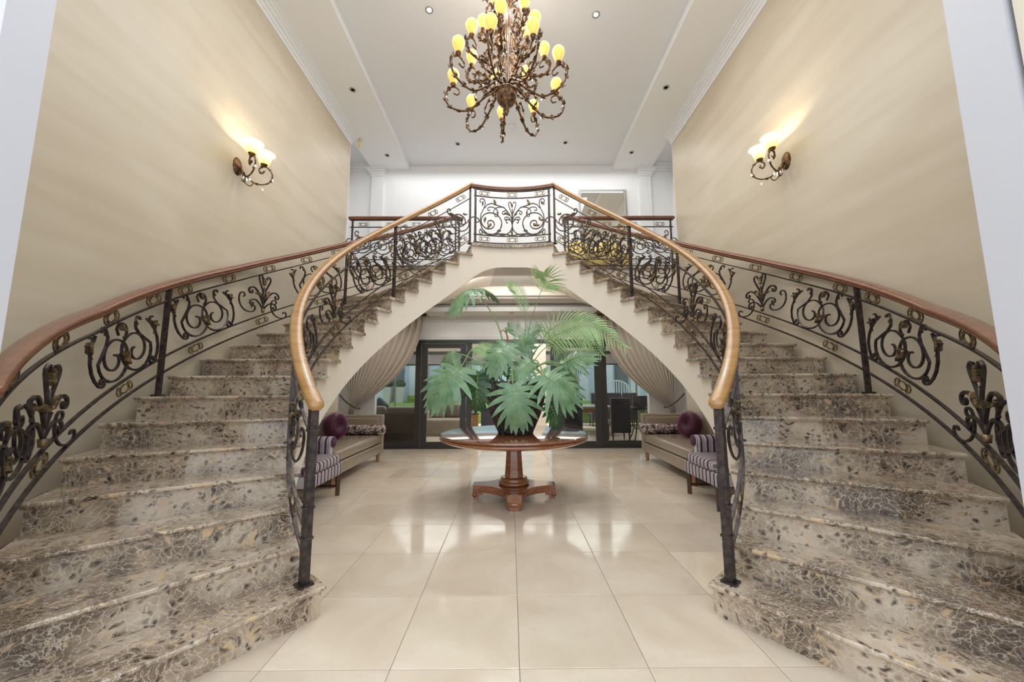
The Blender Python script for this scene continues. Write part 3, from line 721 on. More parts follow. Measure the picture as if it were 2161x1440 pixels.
def big_leaf(bp, tp, up, width, stem_via, m='leaf', lobes=9, droop=.3, root=None):
    b = MB(); rb = MB(); split_leaf(b, bp-o0, tp-o0, up, width, lobes, droop, rb); o = b.obj('leaf_blade', m, PH)
    rb.obj('leaf_rib', 'leafvein', o)
    if stem_via is not None:
        root = root or Vector((random.uniform(-.1, .1), 0, 0)); pts = cr([root, stem_via-o0, bp-o0], 8); MB().tube(pts, [.011-.004*i/len(pts) for i in range(len(pts))], 6).obj('stem', 'stem', PH)
FW_ = Vector((0, -1, .25))
big_leaf(at(970, 780, 4.15), at(903, 855, 4.0), (-.25, -1, .45), .35, at(1010, 735, 4.3), lobes=9, droop=.35)
big_leaf(at(1083, 818, 3.98), at(1096, 902, 3.9), (0, -1, .35), .32, at(1080, 775, 4.2), lobes=9, droop=.35)
big_leaf(at(1150, 794, 4.05), at(1216, 845, 3.9), (.3, -1, .4), .34, at(1125, 760, 4.25), lobes=9, droop=.35)
big_leaf(at(1004, 612, 4.35), at(950, 618, 4.1), (-.1, -.35, 1), .26, at(1052, 690, 4.4), lobes=9, droop=1.1)
big_leaf(at(1004, 612, 4.35), at(1052, 612, 4.5), (0, -.2, 1), .17, None, lobes=7, droop=1.0)
big_leaf(at(1068, 728, 4.3), at(1040, 790, 4.1), (0, -1, .7), .24, at(1072, 760, 4.4), lobes=8)
big_leaf(at(1190, 768, 4.25), at(1245, 742, 4.1), (.2, -.8, .8), .26, at(1140, 770, 4.35), lobes=9, droop=.5)
big_leaf(at(1188, 770, 4.45), at(1228, 830, 4.4), (.6, -.6, .5), .30, at(1150, 765, 4.4), lobes=9, droop=.5)
big_leaf(at(1010, 790, 4.3), at(1005, 868, 4.25), (-.3, -1, .3), .24, at(1035, 770, 4.4), 'leafdark', lobes=8)
big_leaf(at(1160, 855, 4.3), at(1180, 905, 4.22), (.5, -1, .2), .15, at(1145, 830, 4.3), 'leafdark', lobes=8, root=Vector((.25, -.05, 0)))
big_leaf(at(1055, 765, 4.35), at(1025, 812, 4.25), (-.2, -1, .5), .20, at(1062, 775, 4.4), lobes=8)
big_leaf(at(1118, 765, 4.25), at(1085, 800, 4.1), (0, -1, .7), .22, at(1110, 770, 4.35), lobes=8)
big_leaf(at(1100, 745, 4.5), at(1120, 700, 4.6), (0, -1, .3), .18, at(1098, 765, 4.5), lobes=7)
big_leaf(at(1196, 820, 4.5), at(1205, 870, 4.5), (.4, -1, .2), .16, at(1170, 790, 4.5), 'leafdark', lobes=7)
big_leaf(at(960, 745, 4.45), at(932, 760, 4.4), (-.3, -.8, .6), .20, at(1000, 760, 4.45), lobes=8, droop=.8)
MB().tube(cr([Vector((.0, .02, 0)), at(1068, 700, 4.45)-o0, at(1070, 703, 4.45)-o0, at(1066, 698, 4.42)-o0], 6), .006, 5).obj('stem', 'stem', PH)
MB().tube(cr([at(1072, 735, 4.4)-o0, at(1071, 710, 4.4)-o0, at(1062, 697, 4.4)-o0, at(1056, 703, 4.4)-o0], 6), [.012*(1-.03*i) for i in range(19)], 6).obj('dry_sheath', 'drystem', PH)
PL = thing('parlour_palm', 'feathery light green palm growing up and arching out of the dark pot', 'plant', (.06, 4.52, 1.30)); o1 = Vector((.06, 4.52, 1.30))
def frond(pts, Ln, n=22, t0=.25, w=.012, bias=(0, 0, -1), fold=.6, m='palm', taper=True):
    C = cr(pts, 8); k = len(C); C = [p-o1 for p in C]
    MB().tube(C, [.007*(1-.8*i/k) for i in range(k)], 5).obj('frond_stalk', 'stem', PL)
    b = MB(); bv = Vector(bias)
    for i in range(n):
        t = t0+(1-t0)*(i+.5)/n; x = t*(k-1); j = min(k-2, int(x)); p = C[j].lerp(C[j+1], x-j); d = (C[j+1]-C[j]).normalized()
        sdv = d.cross(Vector((0, -1, .3))).normalized()
        q = (t-t0)/(1-t0); L_ = Ln*(.45+.55*sin(pi*min(1, q*1.0+.12)))*(1 if q < .85 else .75)
        for sg in (-1, 1):
            dr = (sdv*sg+d*(.55+.5*q)+Vector((0, -fold*.3, 0))).normalized(); dr2 = (dr+bv*.55).normalized(); pr = p
            vs = []; K = 4; nn = dr.cross(d).normalized()
            for u in range(K+1):
                f = u/K; c = p+dr*(L_*f*(1-f*.5))+dr2*(L_*f*f*.5); ww = w*.85*(sin(pi*(.12+f*.86)))*.9+.0006
                e = dr.cross(nn).normalized()*ww; vs += [c-e, c+e]
            b.add(vs, [(2*u, 2*u+1, 2*u+3, 2*u+2) for u in range(K)], True)
    b.obj('leaflets', m, PL)['kind'] = 'stuff'
R0 = Vector((.08, 4.52, 1.32))
frond([R0, at(1118, 690, 4.5), at(1140, 620, 4.45), at(1152, 596, 4.4), at(1148, 575, 4.3)], .30, 20, .52, .008, (0, 0, -1))
frond([R0, at(1108, 700, 4.5), at(1108, 660, 4.5), at(1095, 620, 4.45), at(1070, 595, 4.4)], .14, 20, .5, .007, (-.3, 0, 1), fold=0)
frond([R0, at(1130, 740, 4.4), at(1190, 700, 4.2), at(1250, 690, 4.05), at(1320, 735, 3.95)], .30, 26, .36, .010, (0, 0, -1.6), fold=.9)
frond([R0, at(1130, 742, 4.45), at(1170, 690, 4.35), at(1230, 676, 4.25), at(1290, 700, 4.2)], .24, 24, .34, .010, (0, 0, -1.3))
frond([R0, at(1140, 745, 4.5), at(1185, 715, 4.4), at(1235, 712, 4.3), at(1270, 750, 4.25)], .28, 22, .35, .010, (0, 0, -1.6))
frond([R0, at(1060, 750, 4.4), at(1035, 738, 4.3), at(1000, 742, 4.25)], .16, 22, .35, .007, (0, 0, -1))
frond([R0, at(1100, 730, 4.5), at(1088, 700, 4.5), at(1072, 690, 4.45)], .16, 14, .45, .007, (0, 0, 1), m='leaf')
frond([R0, at(1105, 735, 4.5), at(1118, 705, 4.5), at(1140, 690, 4.45)], .15, 14, .45, .007, (0, 0, 1), m='leaf')
frond([R0, at(1040, 770, 4.35), at(1010, 770, 4.2), at(985, 785, 4.15)], .15, 18, .35, .007, (0, 0, -1), m='leaf')
frond([R0, at(1165, 770, 4.5), at(1200, 760, 4.5), at(1240, 790, 4.45)], .17, 18, .35, .008, (0, 0, -1), m='leaf')
frond([R0, at(1140, 700, 4.6), at(1175, 730, 4.55), at(1205, 780, 4.5)], .18, 20, .35, .008, (0, 0, -1.5))
# ================================================================ seating
def sofa(s):
    sn = 'left' if s < 0 else 'right'
    T = thing('sofa', f'taupe leather day sofa under the {sn} stair, with one low arm towards the glass doors', 'sofa', (s*2.7, 5.85, 0))
    L_ = lambda *a, bev=0: (lambda b: b)(MB().box(*a, bev=bev))
    x0, x1 = s*.44, -s*.42   # wall side / front side
    L_(x0-s*.02, x1, -.95, .84, .15, .31, bev=.02).obj('seat_base', 'leather', T)
    L_(x0-s*.10, x1, -.95, .76, .315, .47, bev=.05).obj('seat_cushion', 'leather', T)
    L_(x0, x0-s*.13, -.97, .84, .15, .86, bev=.04).obj('backrest', 'leather', T)
    b = MB().box(x0, x1-s*.01, .77, .86, .15, .80, bev=.02).box(x0-s*.12, x1+s*.06, .745, .78, .33, .745, bev=.015); b.obj('armrest', 'leather', T)
    for y in (-.88, .78):
        for x in (x0-s*.05, x1+s*.06):
            b = MB().lathe([(.028, 0), (.036, .155)], (x, y, 0), 4, False); b.obj('leg', 'honey', T)
    return T
sofa(-1); sofa(1)
for s in (-1, 1):
    sn = 'left' if s < 0 else 'right'
    b = MB().tube([(-.34, 0, 0), (-.32, 0, 0), (.32, 0, 0), (.34, 0, 0)], [.07, .083, .083, .07], 24)
    o = b.obj('bolster_cushion', 'damask'); o.location = (s*2.54, 6.50, .555); tag(o, f'cream and plum damask bolster cushion lying along the arm of the {sn} sofa', 'cushion')
    # pleated round velvet cushion
    T = thing('round_cushion', f'pleated purple velvet round cushion leaning on the back of the {sn} sofa', 'cushion', (s*2.82, 6.02, .675))
    b = MB(); vs = []; n = 72; prof = [(0.0, .035), (.03, .045), (.08, .075), (.14, .088), (.185, .07), (.205, .0), (.185, -.07), (.14, -.088), (.08, -.075), (.03, -.045), (0, -.035)]
    for i, (r, z) in enumerate(prof):
        for j in range(n):
            k = 1+.16*(j % 2)*(1 if 0 < r < .2 else .4); a = 2*pi*j/n+r*1.2; vs.append((r*cos(a), r*sin(a), z*k))
    b.add(vs, [(i*n+j, i*n+(j+1) % n, (i+1)*n+(j+1) % n, (i+1)*n+j) for i in range(len(prof)-1) for j in range(n)], True)
    rot = Vector((0, 0, 1)).rotation_difference(Vector((-s*.95, -.30, .15))).to_matrix().to_4x4()
    b.xform(rot).obj('cushion_body', 'velvet', T)
    MB().lathe([(0, .052), (.014, .05), (.02, .042), (.016, .036)], n=12).xform(rot).obj('button', 'velvet', T)
def armchair(s):
    sn = 'left' if s < 0 else 'right'
    T = thing('armchair', f'purple and white striped armchair with rolled arms under the {sn} stair', 'chair', (s*2.42, 4.32, 0))
    f = -s   # +f points to the middle of the hall
    X = lambda a: f*a
    MB().box(X(-.36), X(.33), -.36, .36, .24, .385, bev=.02).obj('seat_frame', 'stripe', T)
    MB().box(X(-.26), X(.35), -.27, .27, .385, .50, bev=.04).obj('seat_cushion', 'stripe', T)
    MB().box(X(-.42), X(-.28), -.36, .36, .25, .93, bev=.05).obj('backrest', 'stripe', T)
    for y in (-.31, .31):
        b = MB().box(X(-.34), X(.21), y-.045, y+.045, .36, .62, bev=.03)
        b.tube([(X(-.34), y*1.06, .625), (X(.225), y*1.06, .625)], .068, 18)
        b.add([(X(.16), y-.04, .38), (X(.16), y+.04, .38), (X(.31), y+.04, .385), (X(.31), y-.04, .385), (X(.16), y-.04, .56), (X(.16), y+.04, .56), (X(.24), y+.04, .42), (X(.24), y-.04, .42)], [(0, 1, 2, 3), (4, 7, 6, 5), (0, 4, 5, 1), (1, 5, 6, 2), (2, 6, 7, 3), (3, 7, 4, 0)])
        b.obj('armrest', 'stripe_arm', T)
        for x in (.30, -.36):
            MB().lathe([(.027, 0), (.03, .245)], (X(x), y*1.03, 0), 4, False).obj('leg', 'darkwood', T)
        MB().box(X(-.34), X(.29), y-.01, y+.01, .10, .125).obj('stretcher', 'darkwood', T)
armchair(-1); armchair(1)
# ================================================================ curtains
def curtain(s):
    sn = 'left' if s < 0 else 'right'
    T = thing('curtain', f'heavy taupe curtain beside the glass doors, draped and tied back to the {sn}', 'curtain', (s*2.6, YW-.16, 0))
    nu, nv = 96, 34; vs = []; x_in, x_out = 1.88, 3.50; tz = .92
    for j in range(nv+1):
        v = j/nv
        for i in range(nu+1):
            u = i/nu; fold = sin(u*2*pi*13+.5*sin(u*9)+v*.6)
            if v < .72:
                t = v/.72; z = 2.76-(2.76-tz-.10*(1-u))*t-(1-u)*.22*sin(pi*t)*.4
                xt = x_in+(x_out-x_in)*u; g = t**2.1*(1-u)+t**1.1*u; xb = 3.22+.08*u
                x = xt+(xb-xt)*g; z += -(1-u)*.06*t
                dp = (.045*(1-t*.55))*fold; yy = -.02-t*.05
                z -= .12*(1-u)*t*t
            else:
                t = (v-.72)/.28; z = tz*(1-t)+.02*t-(.08*(1-u)*(1-t)); x = 3.22+.08*u+(u-.45)*.32*t; dp = .03*fold; yy = -.07
            vs.append((s*(x-2.6), yy+dp, z))
    b = MB(); b.add(vs, [(j*(nu+1)+i, j*(nu+1)+i+1, (j+1)*(nu+1)+i+1, (j+1)*(nu+1)+i) for j in range(nv) for i in range(nu)], True); b.obj('drape', 'curtain', T)
    b = MB().tube(cr([(s*(.98), .03, 1.12), (s*.80, -.10, 1.0), (s*.60, -.15, .88), (s*.50, -.10, .84), (s*.55, .0, .86)]), .014, 8); b.obj('tieback', 'darkwood', T)
    R_ = thing('curtain_rod', f'dark bronze curtain rod with ball finial above the {sn} curtain', 'curtain rod', (s*1.9, YW-.14, 2.79))
    MB().tube([(-s*.02, 0, 0), (s*1.68, 0, 0)], .017, 10).obj('rod', 'bronze', R_)
    MB().lathe([(0, -.04), (.02, -.035), (.036, -.015), (.038, .005), (.028, .03), (.016, .04), (.02, .055), (0, .06)], n=14).xform(Matrix.Translation((-s*.04, 0, 0)) @ Matrix.Rotation(s*pi/2, 4, 'Y')).obj('finial', 'bronze', R_)
    MB().box(s*.07, s*.10, 0, .14, -.02, .02).obj('bracket', 'bronze', R_)
curtain(-1); curtain(1)
# ================================================================ glass doors
b = MB().box(-2.9, 2.9, YW-.03, YW+.12, 2.20, 2.27)
d0 = struct(b.obj('door_1', 'frame'))
MB().box(-2.9, -.80, YW-.02, YW+.12, 0, .025).box(.86, 2.9, YW-.02, YW+.12, 0, .025).obj('sill', 'frame', d0)
def stile(x0, x1, p, y0=.0, y1=.08, z1=2.20): MB().box(x0, x1, YW+y0, YW+y1, .02, z1).obj('stile', 'frame', p)
for sgn, name, xs in ((-1, 'door_2', (-2.88, -2.05)), (1, 'door_3', (2.0, 2.88))):
    d = struct(MB().box(xs[0], xs[1], YW+.03, YW+.09, .02, .14).box(xs[0], xs[1], YW+.03, YW+.09, 2.14, 2.20).obj(name, 'frame'))
    MB().box(xs[0], xs[1], YW+.055, YW+.062, .14, 2.14).obj('pane', 'pane', d)
    if sgn < 0: stile(-2.06, -1.945, d, .02, .10)
    else: stile(1.895, 2.01, d, .02, .10)
d = struct(MB().box(-1.93, -.98, YW-.01, YW+.04, .02, .14).box(-1.93, -.98, YW-.01, YW+.04, 2.10, 2.19).obj('door_4', 'frame'))
stile(-1.93, -1.80, d, -.012, .042, 2.19); stile(-1.10, -.98, d, -.012, .042, 2.19); MB().box(-1.80, -1.10, YW+.01, YW+.016, .14, 2.10).obj('pane', 'pane', d)
MB().box(-.97, -.86, YW+.0, YW+.1, .02, 2.2).obj('jamb', 'frame', d)
d = struct(MB().box(.97, 1.88, YW-.01, YW+.04, .02, .14).box(.97, 1.88, YW-.01, YW+.04, 2.10, 2.19).obj('door_5', 'frame'))
stile(.97, 1.10, d, -.012, .042, 2.19); stile(1.75, 1.885, d, -.012, .042, 2.19); MB().box(1.10, 1.75, YW+.01, YW+.016, .14, 2.10).obj('pane', 'pane', d)
MB().box(.82, .96, YW+.0, YW+.1, .02, 2.2).obj('jamb', 'frame', d)
# ================================================================ patio room and garden
struct(MB().box(-6, 6, YW, 12.6, -.12, 0).obj('floor_patio', 'tile'))
struct(MB().box(-6, 6, YW+.15, 12.7, 2.85, 3.0).obj('ceiling_patio', 'taupe'))
for s in (-1, 1): struct(MB().box(s*6, s*6.15, YW+.15, 12.6, 0, 3).obj(f'wall_{"left" if s<0 else "right"}_patio', 'taupe'))
for s in (-1, 1): struct(MB().box(s*3.75, s*6, YW, YW+.15, 0, 3).obj(f'wall_{"left" if s<0 else "right"}_patio_front', 'taupe'))
struct(MB().box(-6, 6, 12.5, 12.65, 2.44, 2.9).obj('wall_patio_back', 'cream'))
d = struct(MB().box(-6, 6, 12.48, 12.62, 2.36, 2.45).box(-6, 6, 12.50, 12.60, 1.98, 2.02).obj('window_1', 'frame'))
for x in (-5, -3.9, -2.8, -1.65, 2.0, 3.1, 4.2, 5.2):
    MB().box(x-.02, x+.02, 12.52, 12.58, 0, 2.36).obj('mullion', 'silver', d)
MB().box(-6, -1.65, 12.545, 12.555, 0, 1.98).box(2.0, 6, 12.545, 12.555, 0, 1.98).obj('pane', 'pane', d)
o = MB().box(-6, 6, 12.53, 12.56, 2.02, 2.36).obj('roller_blind', 'blind'); tag(o, 'grey roller blind band above the far patio glazing', 'blind')
struct(MB().box(.62, .98, 10.6, 10.9, 0, 2.85).obj('wall_patio_pier', 'cream'))
struct(MB().box(-14, 14, 12.6, 14.4, -.12, -.01).obj('floor_terrace', 'paving'))
b = MB(); b.add([(-14, 13.2, -.1), (14, 13.2, -.1), (14, 13.2, .42), (-14, 13.2, .42), (14, 18, .66), (-14, 18, .66)], [(0, 1, 2, 3), (3, 2, 4, 5)])
struct(b.obj('floor_lawn', 'grass'))
H = thing('neighbour_house', 'pale blue house wall with grey shutters beyond the lawn', 'building', (0, 16.9, .5))
MB().box(-14, 14, 0, .3, 0, 5).obj('wall', 'facade', H)
for x in (-5.9, -4.4, -3.9, -2.9, 2.6, 3.3, 4.4, 5.6): MB().box(x-.2, x+.2, -.06, 0, .1, 3.4).obj('shutter', 'facade2', H)
for x in (-5.15, 5.0): MB().box(x-.3, x+.3, -.04, 0, .1, 2.6).obj('window', 'screenroof', H)
def leaves(b, f, n, s_, rnd):
    for i in range(n):
        p = Vector(f(rnd)); e = Vector((rnd.uniform(-1, 1), rnd.uniform(-1, 1), rnd.uniform(-1, 1))).normalized()*s_; g = Vector((rnd.uniform(-1, 1), rnd.uniform(-1, 1), rnd.uniform(-1, 1))).normalized()*s_*.8
        b.add([p-e, p-g, p+e, p+g], [(0, 1, 2, 3)])
def topiary(x, y, z, lab):
    T = thing('planter', lab, 'planter', (x, y, z)); MB().lathe([(0, 0), (.18, 0), (.27, .70), (.24, .70), (.2, .66), (0, .66)], n=4, smooth=False).xform(Matrix.Rotation(pi/4, 4, 'Z')).obj('planter_body', 'planter', T)
    def f(rnd):
        a, c = rnd.uniform(0, 2*pi), rnd.uniform(-1, 1); r = .20*rnd.uniform(.8, 1.05); q = sqrt(1-c*c); return (r*q*cos(a), r*q*sin(a), .84+r*c*.8)
    b = MB(); leaves(b, f, 260, .035, random.Random(3)); b.lathe([(0, -.15), (.12, -.1), (.17, 0), (.12, .1), (0, .15)], (0, 0, .84), 12); b.obj('foliage', 'leafdark', T)['kind'] = 'stuff'
topiary(-4.8, 16.2, .55, 'tall white tapered planter with a clipped bush, nearer the door frame'); topiary(-5.35, 16.2, .55, 'tall white tapered planter with a clipped bush, half behind the curtain edge')
b = MB(); leaves(b, lambda r: (r.uniform(-4.55, -3.2), r.uniform(16.3, 16.7), r.uniform(.6, .86)), 700, .04, random.Random(5)); b.box(-4.5, -3.25, 16.35, 16.65, .55, .84)
o = b.obj('hedge', 'hedge'); tag(o, 'low yellow-green hedge at the edge of the lawn', 'hedge')
T = thing('garden_bench', 'pale blue slatted garden bench with a curved back on the lawn', 'bench', (4.4, 15.6, .53))
MB().tube(cr([(-.5, 0, 0), (-.5, 0, .6), (-.35, 0, .85), (0, 0, .95), (.35, 0, .85), (.5, 0, .6), (.5, 0, 0)]), .03, 6).obj('back_frame', 'facade2', T)
for i in range(9): MB().box(-.42+.105*i-.018, -.42+.105*i+.018, -.01, .01, .4, .84 if abs(i-4) > 2 else .92).obj('slat', 'facade2', T)
MB().box(-.52, .52, -.45, .0, .38, .42).box(-.5, -.45, -.43, -.38, 0, .38).box(.45, .5, -.43, -.38, 0, .38).obj('seat', 'facade2', T)
# patio furniture
T = thing('patio_sofa', 'brown fabric sofa seen from behind, just outside the fixed glass pane', 'sofa', (-2.75, 8.55, 0))
MB().box(-.95, .66, -.32, -.12, .06, .72, bev=.04).obj('backrest', 'brownfab', T); MB().box(-.95, .66, -.14, .62, .0, .42, bev=.05).obj('seat', 'brownfab', T)
MB().box(-.85, -.05, -.30, -.10, .62, .86, bev=.06).obj('back_cushion', 'brownlt', T); MB().box(-.02, .62, -.30, -.10, .62, .84, bev=.06).obj('back_cushion', 'brownlt', T)
for x, l in ((-3.35, 'slate blue scatter cushion on the brown patio sofa, by the curtain'), (-3.02, 'slate blue scatter cushion standing on its corner on the brown patio sofa')):
    b = MB().box(-.17, .17, -.06, .06, -.17, .17, bev=.06); o = b.obj('scatter_cushion', 'bluefab'); o.location = (x, 8.62, .83); o.rotation_euler = (.2, rad(20 if x < -3.2 else 42), 0); tag(o, l, 'cushion')
T = thing('lounge_sofa', 'light taupe sofa with loose cushions in the patio behind the sliding pane', 'sofa', (-1.75, 10.2, 0))
MB().box(-.6, .75, -.35, .55, .0, .42, bev=.05).obj('seat', 'brownlt', T); MB().box(-.6, .75, .35, .62, .3, .78, bev=.06).obj('backrest', 'brownlt', T); MB().box(-.72, -.52, -.35, .6, .08, .62, bev=.05).obj('armrest', 'brownlt', T)
for i in range(3): MB().box(-.5+.42*i, -.12+.42*i, .22, .38, .42, .80, bev=.06).obj('back_cushion', 'brownfab' if i % 2 else 'brownlt', T)
T = thing('side_cabinet', 'dark low cabinet standing in the patio behind the plant', 'cabinet', (-.6, 11.2, 0)); MB().box(-.3, .3, -.2, .2, .02, .62).obj('body', 'darkfab', T); MB().box(-.32, .32, -.22, .22, .62, .65).obj('top', 'darkwood', T)
T = thing('side_column', 'narrow brown wooden pedestal beside the door jamb', 'pedestal', (-.88, 9.0, 0)); MB().box(-.07, .07, -.07, .07, 0, .62).obj('body', 'honey', T); MB().box(-.085, .085, -.085, .085, .62, .65).obj('top', 'darkwood', T)
def dchair(x, y, lab, rz=0, h=1.0, grp=None):
    T = thing('dining_chair', lab, 'chair', (x, y, 0), grp, rz)
    MB().box(-.23, .23, -.05, .04, .20, h, bev=.025).obj('backrest', 'darkfab', T); MB().box(-.23, .23, 0, .45, .36, .48, bev=.03).obj('seat', 'darkfab', T)
    for a in (-.19, .19):
        for c in (0, .4): MB().lathe([(.018, 0), (.026, .37)], (a, c, 0), 4, False).obj('leg', 'darkwood', T)
    return T
dchair(2.52, 8.75, 'dark horizontal-ribbed dining chair behind the fixed glass pane, nearest the door'); dchair(1.45, 9.0, 'dark high-backed dining chair behind the sliding pane, beside the table end')
dchair(1.75, 11.0, 'dark dining chair at the far end of the wooden table')
for i, l in enumerate(('first dark dining chair of the far row, nearest the door frame', 'middle dark dining chair of the far row beyond the table', 'last dark dining chair of the far row, by the curtain')): dchair(2.75+.5*i, 11.9, l, h=1.05, grp='dining chairs in the far row')
T = thing('dining_table', 'long wooden dining table with a grey top in the patio', 'table', (2.1, 10.3, 0)); MB().box(-.55, .55, -.65, .65, .70, .75).obj('tabletop', 'silver', T); MB().box(-.5, .5, -.6, .6, .60, .70).obj('apron', 'honey', T)
for a in (-.48, .48):
    for c in (-.58, .58): MB().box(a-.04, a+.04, c-.04, c+.04, 0, .60).obj('leg', 'honey', T)
T = thing('bar_stool', 'dark bar stool with curved legs partly behind the right curtain', 'stool', (3.0, 8.9, 0)); MB().lathe([(0, .72), (.19, .72), (.2, .75), (.18, .80), (0, .81)], n=20).obj('seat', 'darkfab', T)
for a in range(4):
    q = pi/4+a*pi/2; MB().tube(cr([(.14*cos(q), .14*sin(q), .72), (.12*cos(q), .12*sin(q), .45), (.17*cos(q), .17*sin(q), .2), (.26*cos(q), .26*sin(q), 0)]), .014, 6).obj('leg', 'darkwood', T)
MB().tube([(.15*cos(t*pi/8), .15*sin(t*pi/8), .28) for t in range(17)], .009, 6).obj('foot_ring', 'darkwood', T); MB().box(-.19, .19, -.2, -.16, .8, 1.05, bev=.015).obj('backrest', 'darkfab', T)
# framed picture on the lower right wall
T = thing('framed_picture', 'small silver framed picture on the side wall above the right sofa', 'picture', (3.60, 7.3, 1.05)); MB().box(-.02, .02, -.2, .2, -.17, .17).obj('frame', 'silver', T); MB().box(-.025, -.015, -.14, .14, -.11, .11).obj('print', 'white', T)
# ================================================================ upper gallery
T = thing('mirror', 'large rectangular mirror in a thin silver frame on the upper rear wall', 'mirror', (2.05, YW-.03, 4.6))
MB().box(-.49, .49, -.005, .0, -1.0, 1.03).obj('mirror_glass', 'mirror', T)
MB().box(-.53, -.49, -.02, .025, -1.04, 1.07).box(.49, .53, -.02, .025, -1.04, 1.07).box(-.49, .49, -.02, .025, 1.03, 1.07).box(-.49, .49, -.02, .025, -1.04, -1.0).obj('frame', 'silver', T)
T = thing('settee', 'yellow upholstered settee on the upper gallery below the mirror', 'sofa', (1.75, 7.42, ZF))
MB().box(-.62, .62, -.3, .28, .16, .44, bev=.05).obj('seat', 'yellow', T)
for x in (-.31, .31):
    MB().lathe([(0, -.06), (.27, -.055), (.31, 0), (.27, .055), (0, .06)], n=28).xform(Matrix.Translation((x, .24, .58)) @ Matrix.Rotation(pi/2, 4, 'X') @ Matrix.Diagonal((1, 1.0, 1, 1))).obj('backrest', 'yellow', T)
for a in (-.56, .56):
    for c in (-.26, .24): MB().lathe([(.02, 0), (.028, .17)], (a, c, 0), 8).obj('leg', 'darkwood', T)
def downlight(x, y, z, lab, lit, grp=None, inset=0):
    T = thing('downlight', lab, 'downlight', (x, y, z), grp)
    MB().lathe([(.052, 0), (.052, -.006), (.036, -.010), (.030, -.002)], n=20).obj('trim_ring', 'silver', T); MB().lathe([(0, -.003), (.029, -.003)], n=16).obj('lens', 'lit' if lit else 'unlit', T)
    return T
downlight(-1.10, 4.37, 6.262, 'lit recessed downlight in the hall ceiling, left of the chandelier', True); downlight(1.13, 4.43, 6.262, 'lit recessed downlight in the hall ceiling, right of the chandelier', True)
downlight(-1.11, 7.12, 6.262, 'unlit recessed downlight at the far end of the hall ceiling, left one', False); downlight(1.11, 7.08, 6.262, 'unlit recessed downlight at the far end of the hall ceiling, right one', False)
for x, y, l in ((-2.62, 5.58, 'unlit downlight in the left ceiling soffit, nearer one'), (-2.63, 7.33, 'unlit downlight in the left ceiling soffit, far one'), (2.53, 5.53, 'unlit downlight in the right ceiling soffit, nearer one'), (2.52, 7.24, 'unlit downlight in the right ceiling soffit, far one')): downlight(x, y, 6.15, l, False)
for x, l in ((-1.31, 'small downlight at the left end of the lower bulkhead'), (0, 'small downlight in the middle of the lower bulkhead'), (1.27, 'small downlight at the right end of the lower bulkhead')): downlight(x, 7.45, 2.775, l, False)
for x in (-1.10, 1.13): lamp('downlight_beam', 'SPOT', (x, 4.4, 6.24), 28, WARM, .04, spot=110)
T = thing('smoke_detector', 'round white smoke detector on the hall ceiling beyond the chandelier', 'smoke detector', (0, 6.61, 6.262)); MB().lathe([(.075, 0), (.075, -.02), (.055, -.035), (0, -.038)], n=28).obj('housing', 'whiteplastic', T); MB().lathe([(.03, -.036), (.03, -.042), (0, -.043)], n=16).obj('sensor_cap', 'whiteplastic', T)
T = thing('motion_sensor', 'small ivory motion sensor hanging below the left soffit', 'sensor', (-3.0, 6.83, 6.07)); MB().box(-.035, .035, -.03, .03, -.07, .08, bev=.02).obj('housing', 'ivory', T); MB().lathe([(0, -.1), (.02, -.09), (.026, -.06)], n=12).obj('lens', 'ivory', T)
# ================================================================ lamps: chandelier and sconces
def bell(z0=0, h=.13, r0=.028, r1=.062, flare=.0):
    return [(r0, z0), (r0+.008, z0+h*.15), (r0+.014, z0+h*.35), (r0+.028, z0+h*.62), (r1, z0+h*.86), (r1+flare, z0+h), (r1+flare-.004, z0+h), (r1-.005, z0+h*.86), (r0+.024, z0+h*.62), (r0+.008, z0+h*.3)]
def sprig(b, C, every=5, size=.03, rnd=random.Random(2)):
    for i in range(2, len(C)-1, every):
        p = C[i]; d = (C[i+1]-C[i-1]).normalized(); a = Vector((rnd.uniform(-1, 1), rnd.uniform(-1, 1), rnd.uniform(-1, 1))); a = (a-d*a.dot(d)).normalized(); c = d.cross(a)
        for sg in (1, -1):
            q = p+d*size*1.1+a*sg*size*.55; b.add([p-c*.004, p+a*sg*size*.45-c*size*.3, q, p+a*sg*size*.35+d*size*.5+c*size*.35], [(0, 1, 2, 3)])
            b.add([p+c*.004, p+a*sg*size*.1+c*size*.4, p+d*size+c*size*.2], [(0, 1, 2)])
CH = thing('chandelier', 'large three-tiered bronze scroll chandelier with amber glass shades and crystal drops', 'chandelier', (-.07, 3.76, 0))
MB().lathe([(0, 4.25), (.012, 4.26), (.02, 4.29), (.03, 4.31), (.028, 4.335), (.04, 4.36), (.075, 4.39), (.105, 4.44), (.112, 4.49), (.10, 4.52), (.12, 4.535), (.11, 4.55), (.04, 4.56), (0, 4.56)], n=32).obj('bowl', 'bronze', CH)
b = MB().tube([(0, 0, 4.55), (0, 0, 5.95)], .014, 8)
for i in range(8):
    a = i*pi/4; b.tube(cr([(.06*cos(a), .06*sin(a), 4.55), (.045*cos(a), .045*sin(a), 4.9), (.07*cos(a), .07*sin(a), 5.3), (.035*cos(a), .035*sin(a), 5.6), (.09*cos(a), .09*sin(a), 5.85)]), .008, 5)
b.obj('column', 'bronze', CH)
b = MB()
for i in range(12):
    z = 5.97+i*.026; q = i % 2; b.tube([((.012*cos(t*pi/4)) if q else 0, 0 if q else .012*cos(t*pi/4), z+.02*sin(t*pi/4)) for t in range(9)], .003, 4)
b.lathe([(.07, 6.262), (.065, 6.24), (.02, 6.22), (0, 6.215)], n=20); b.obj('chain', 'bronze', CH)
b = MB()
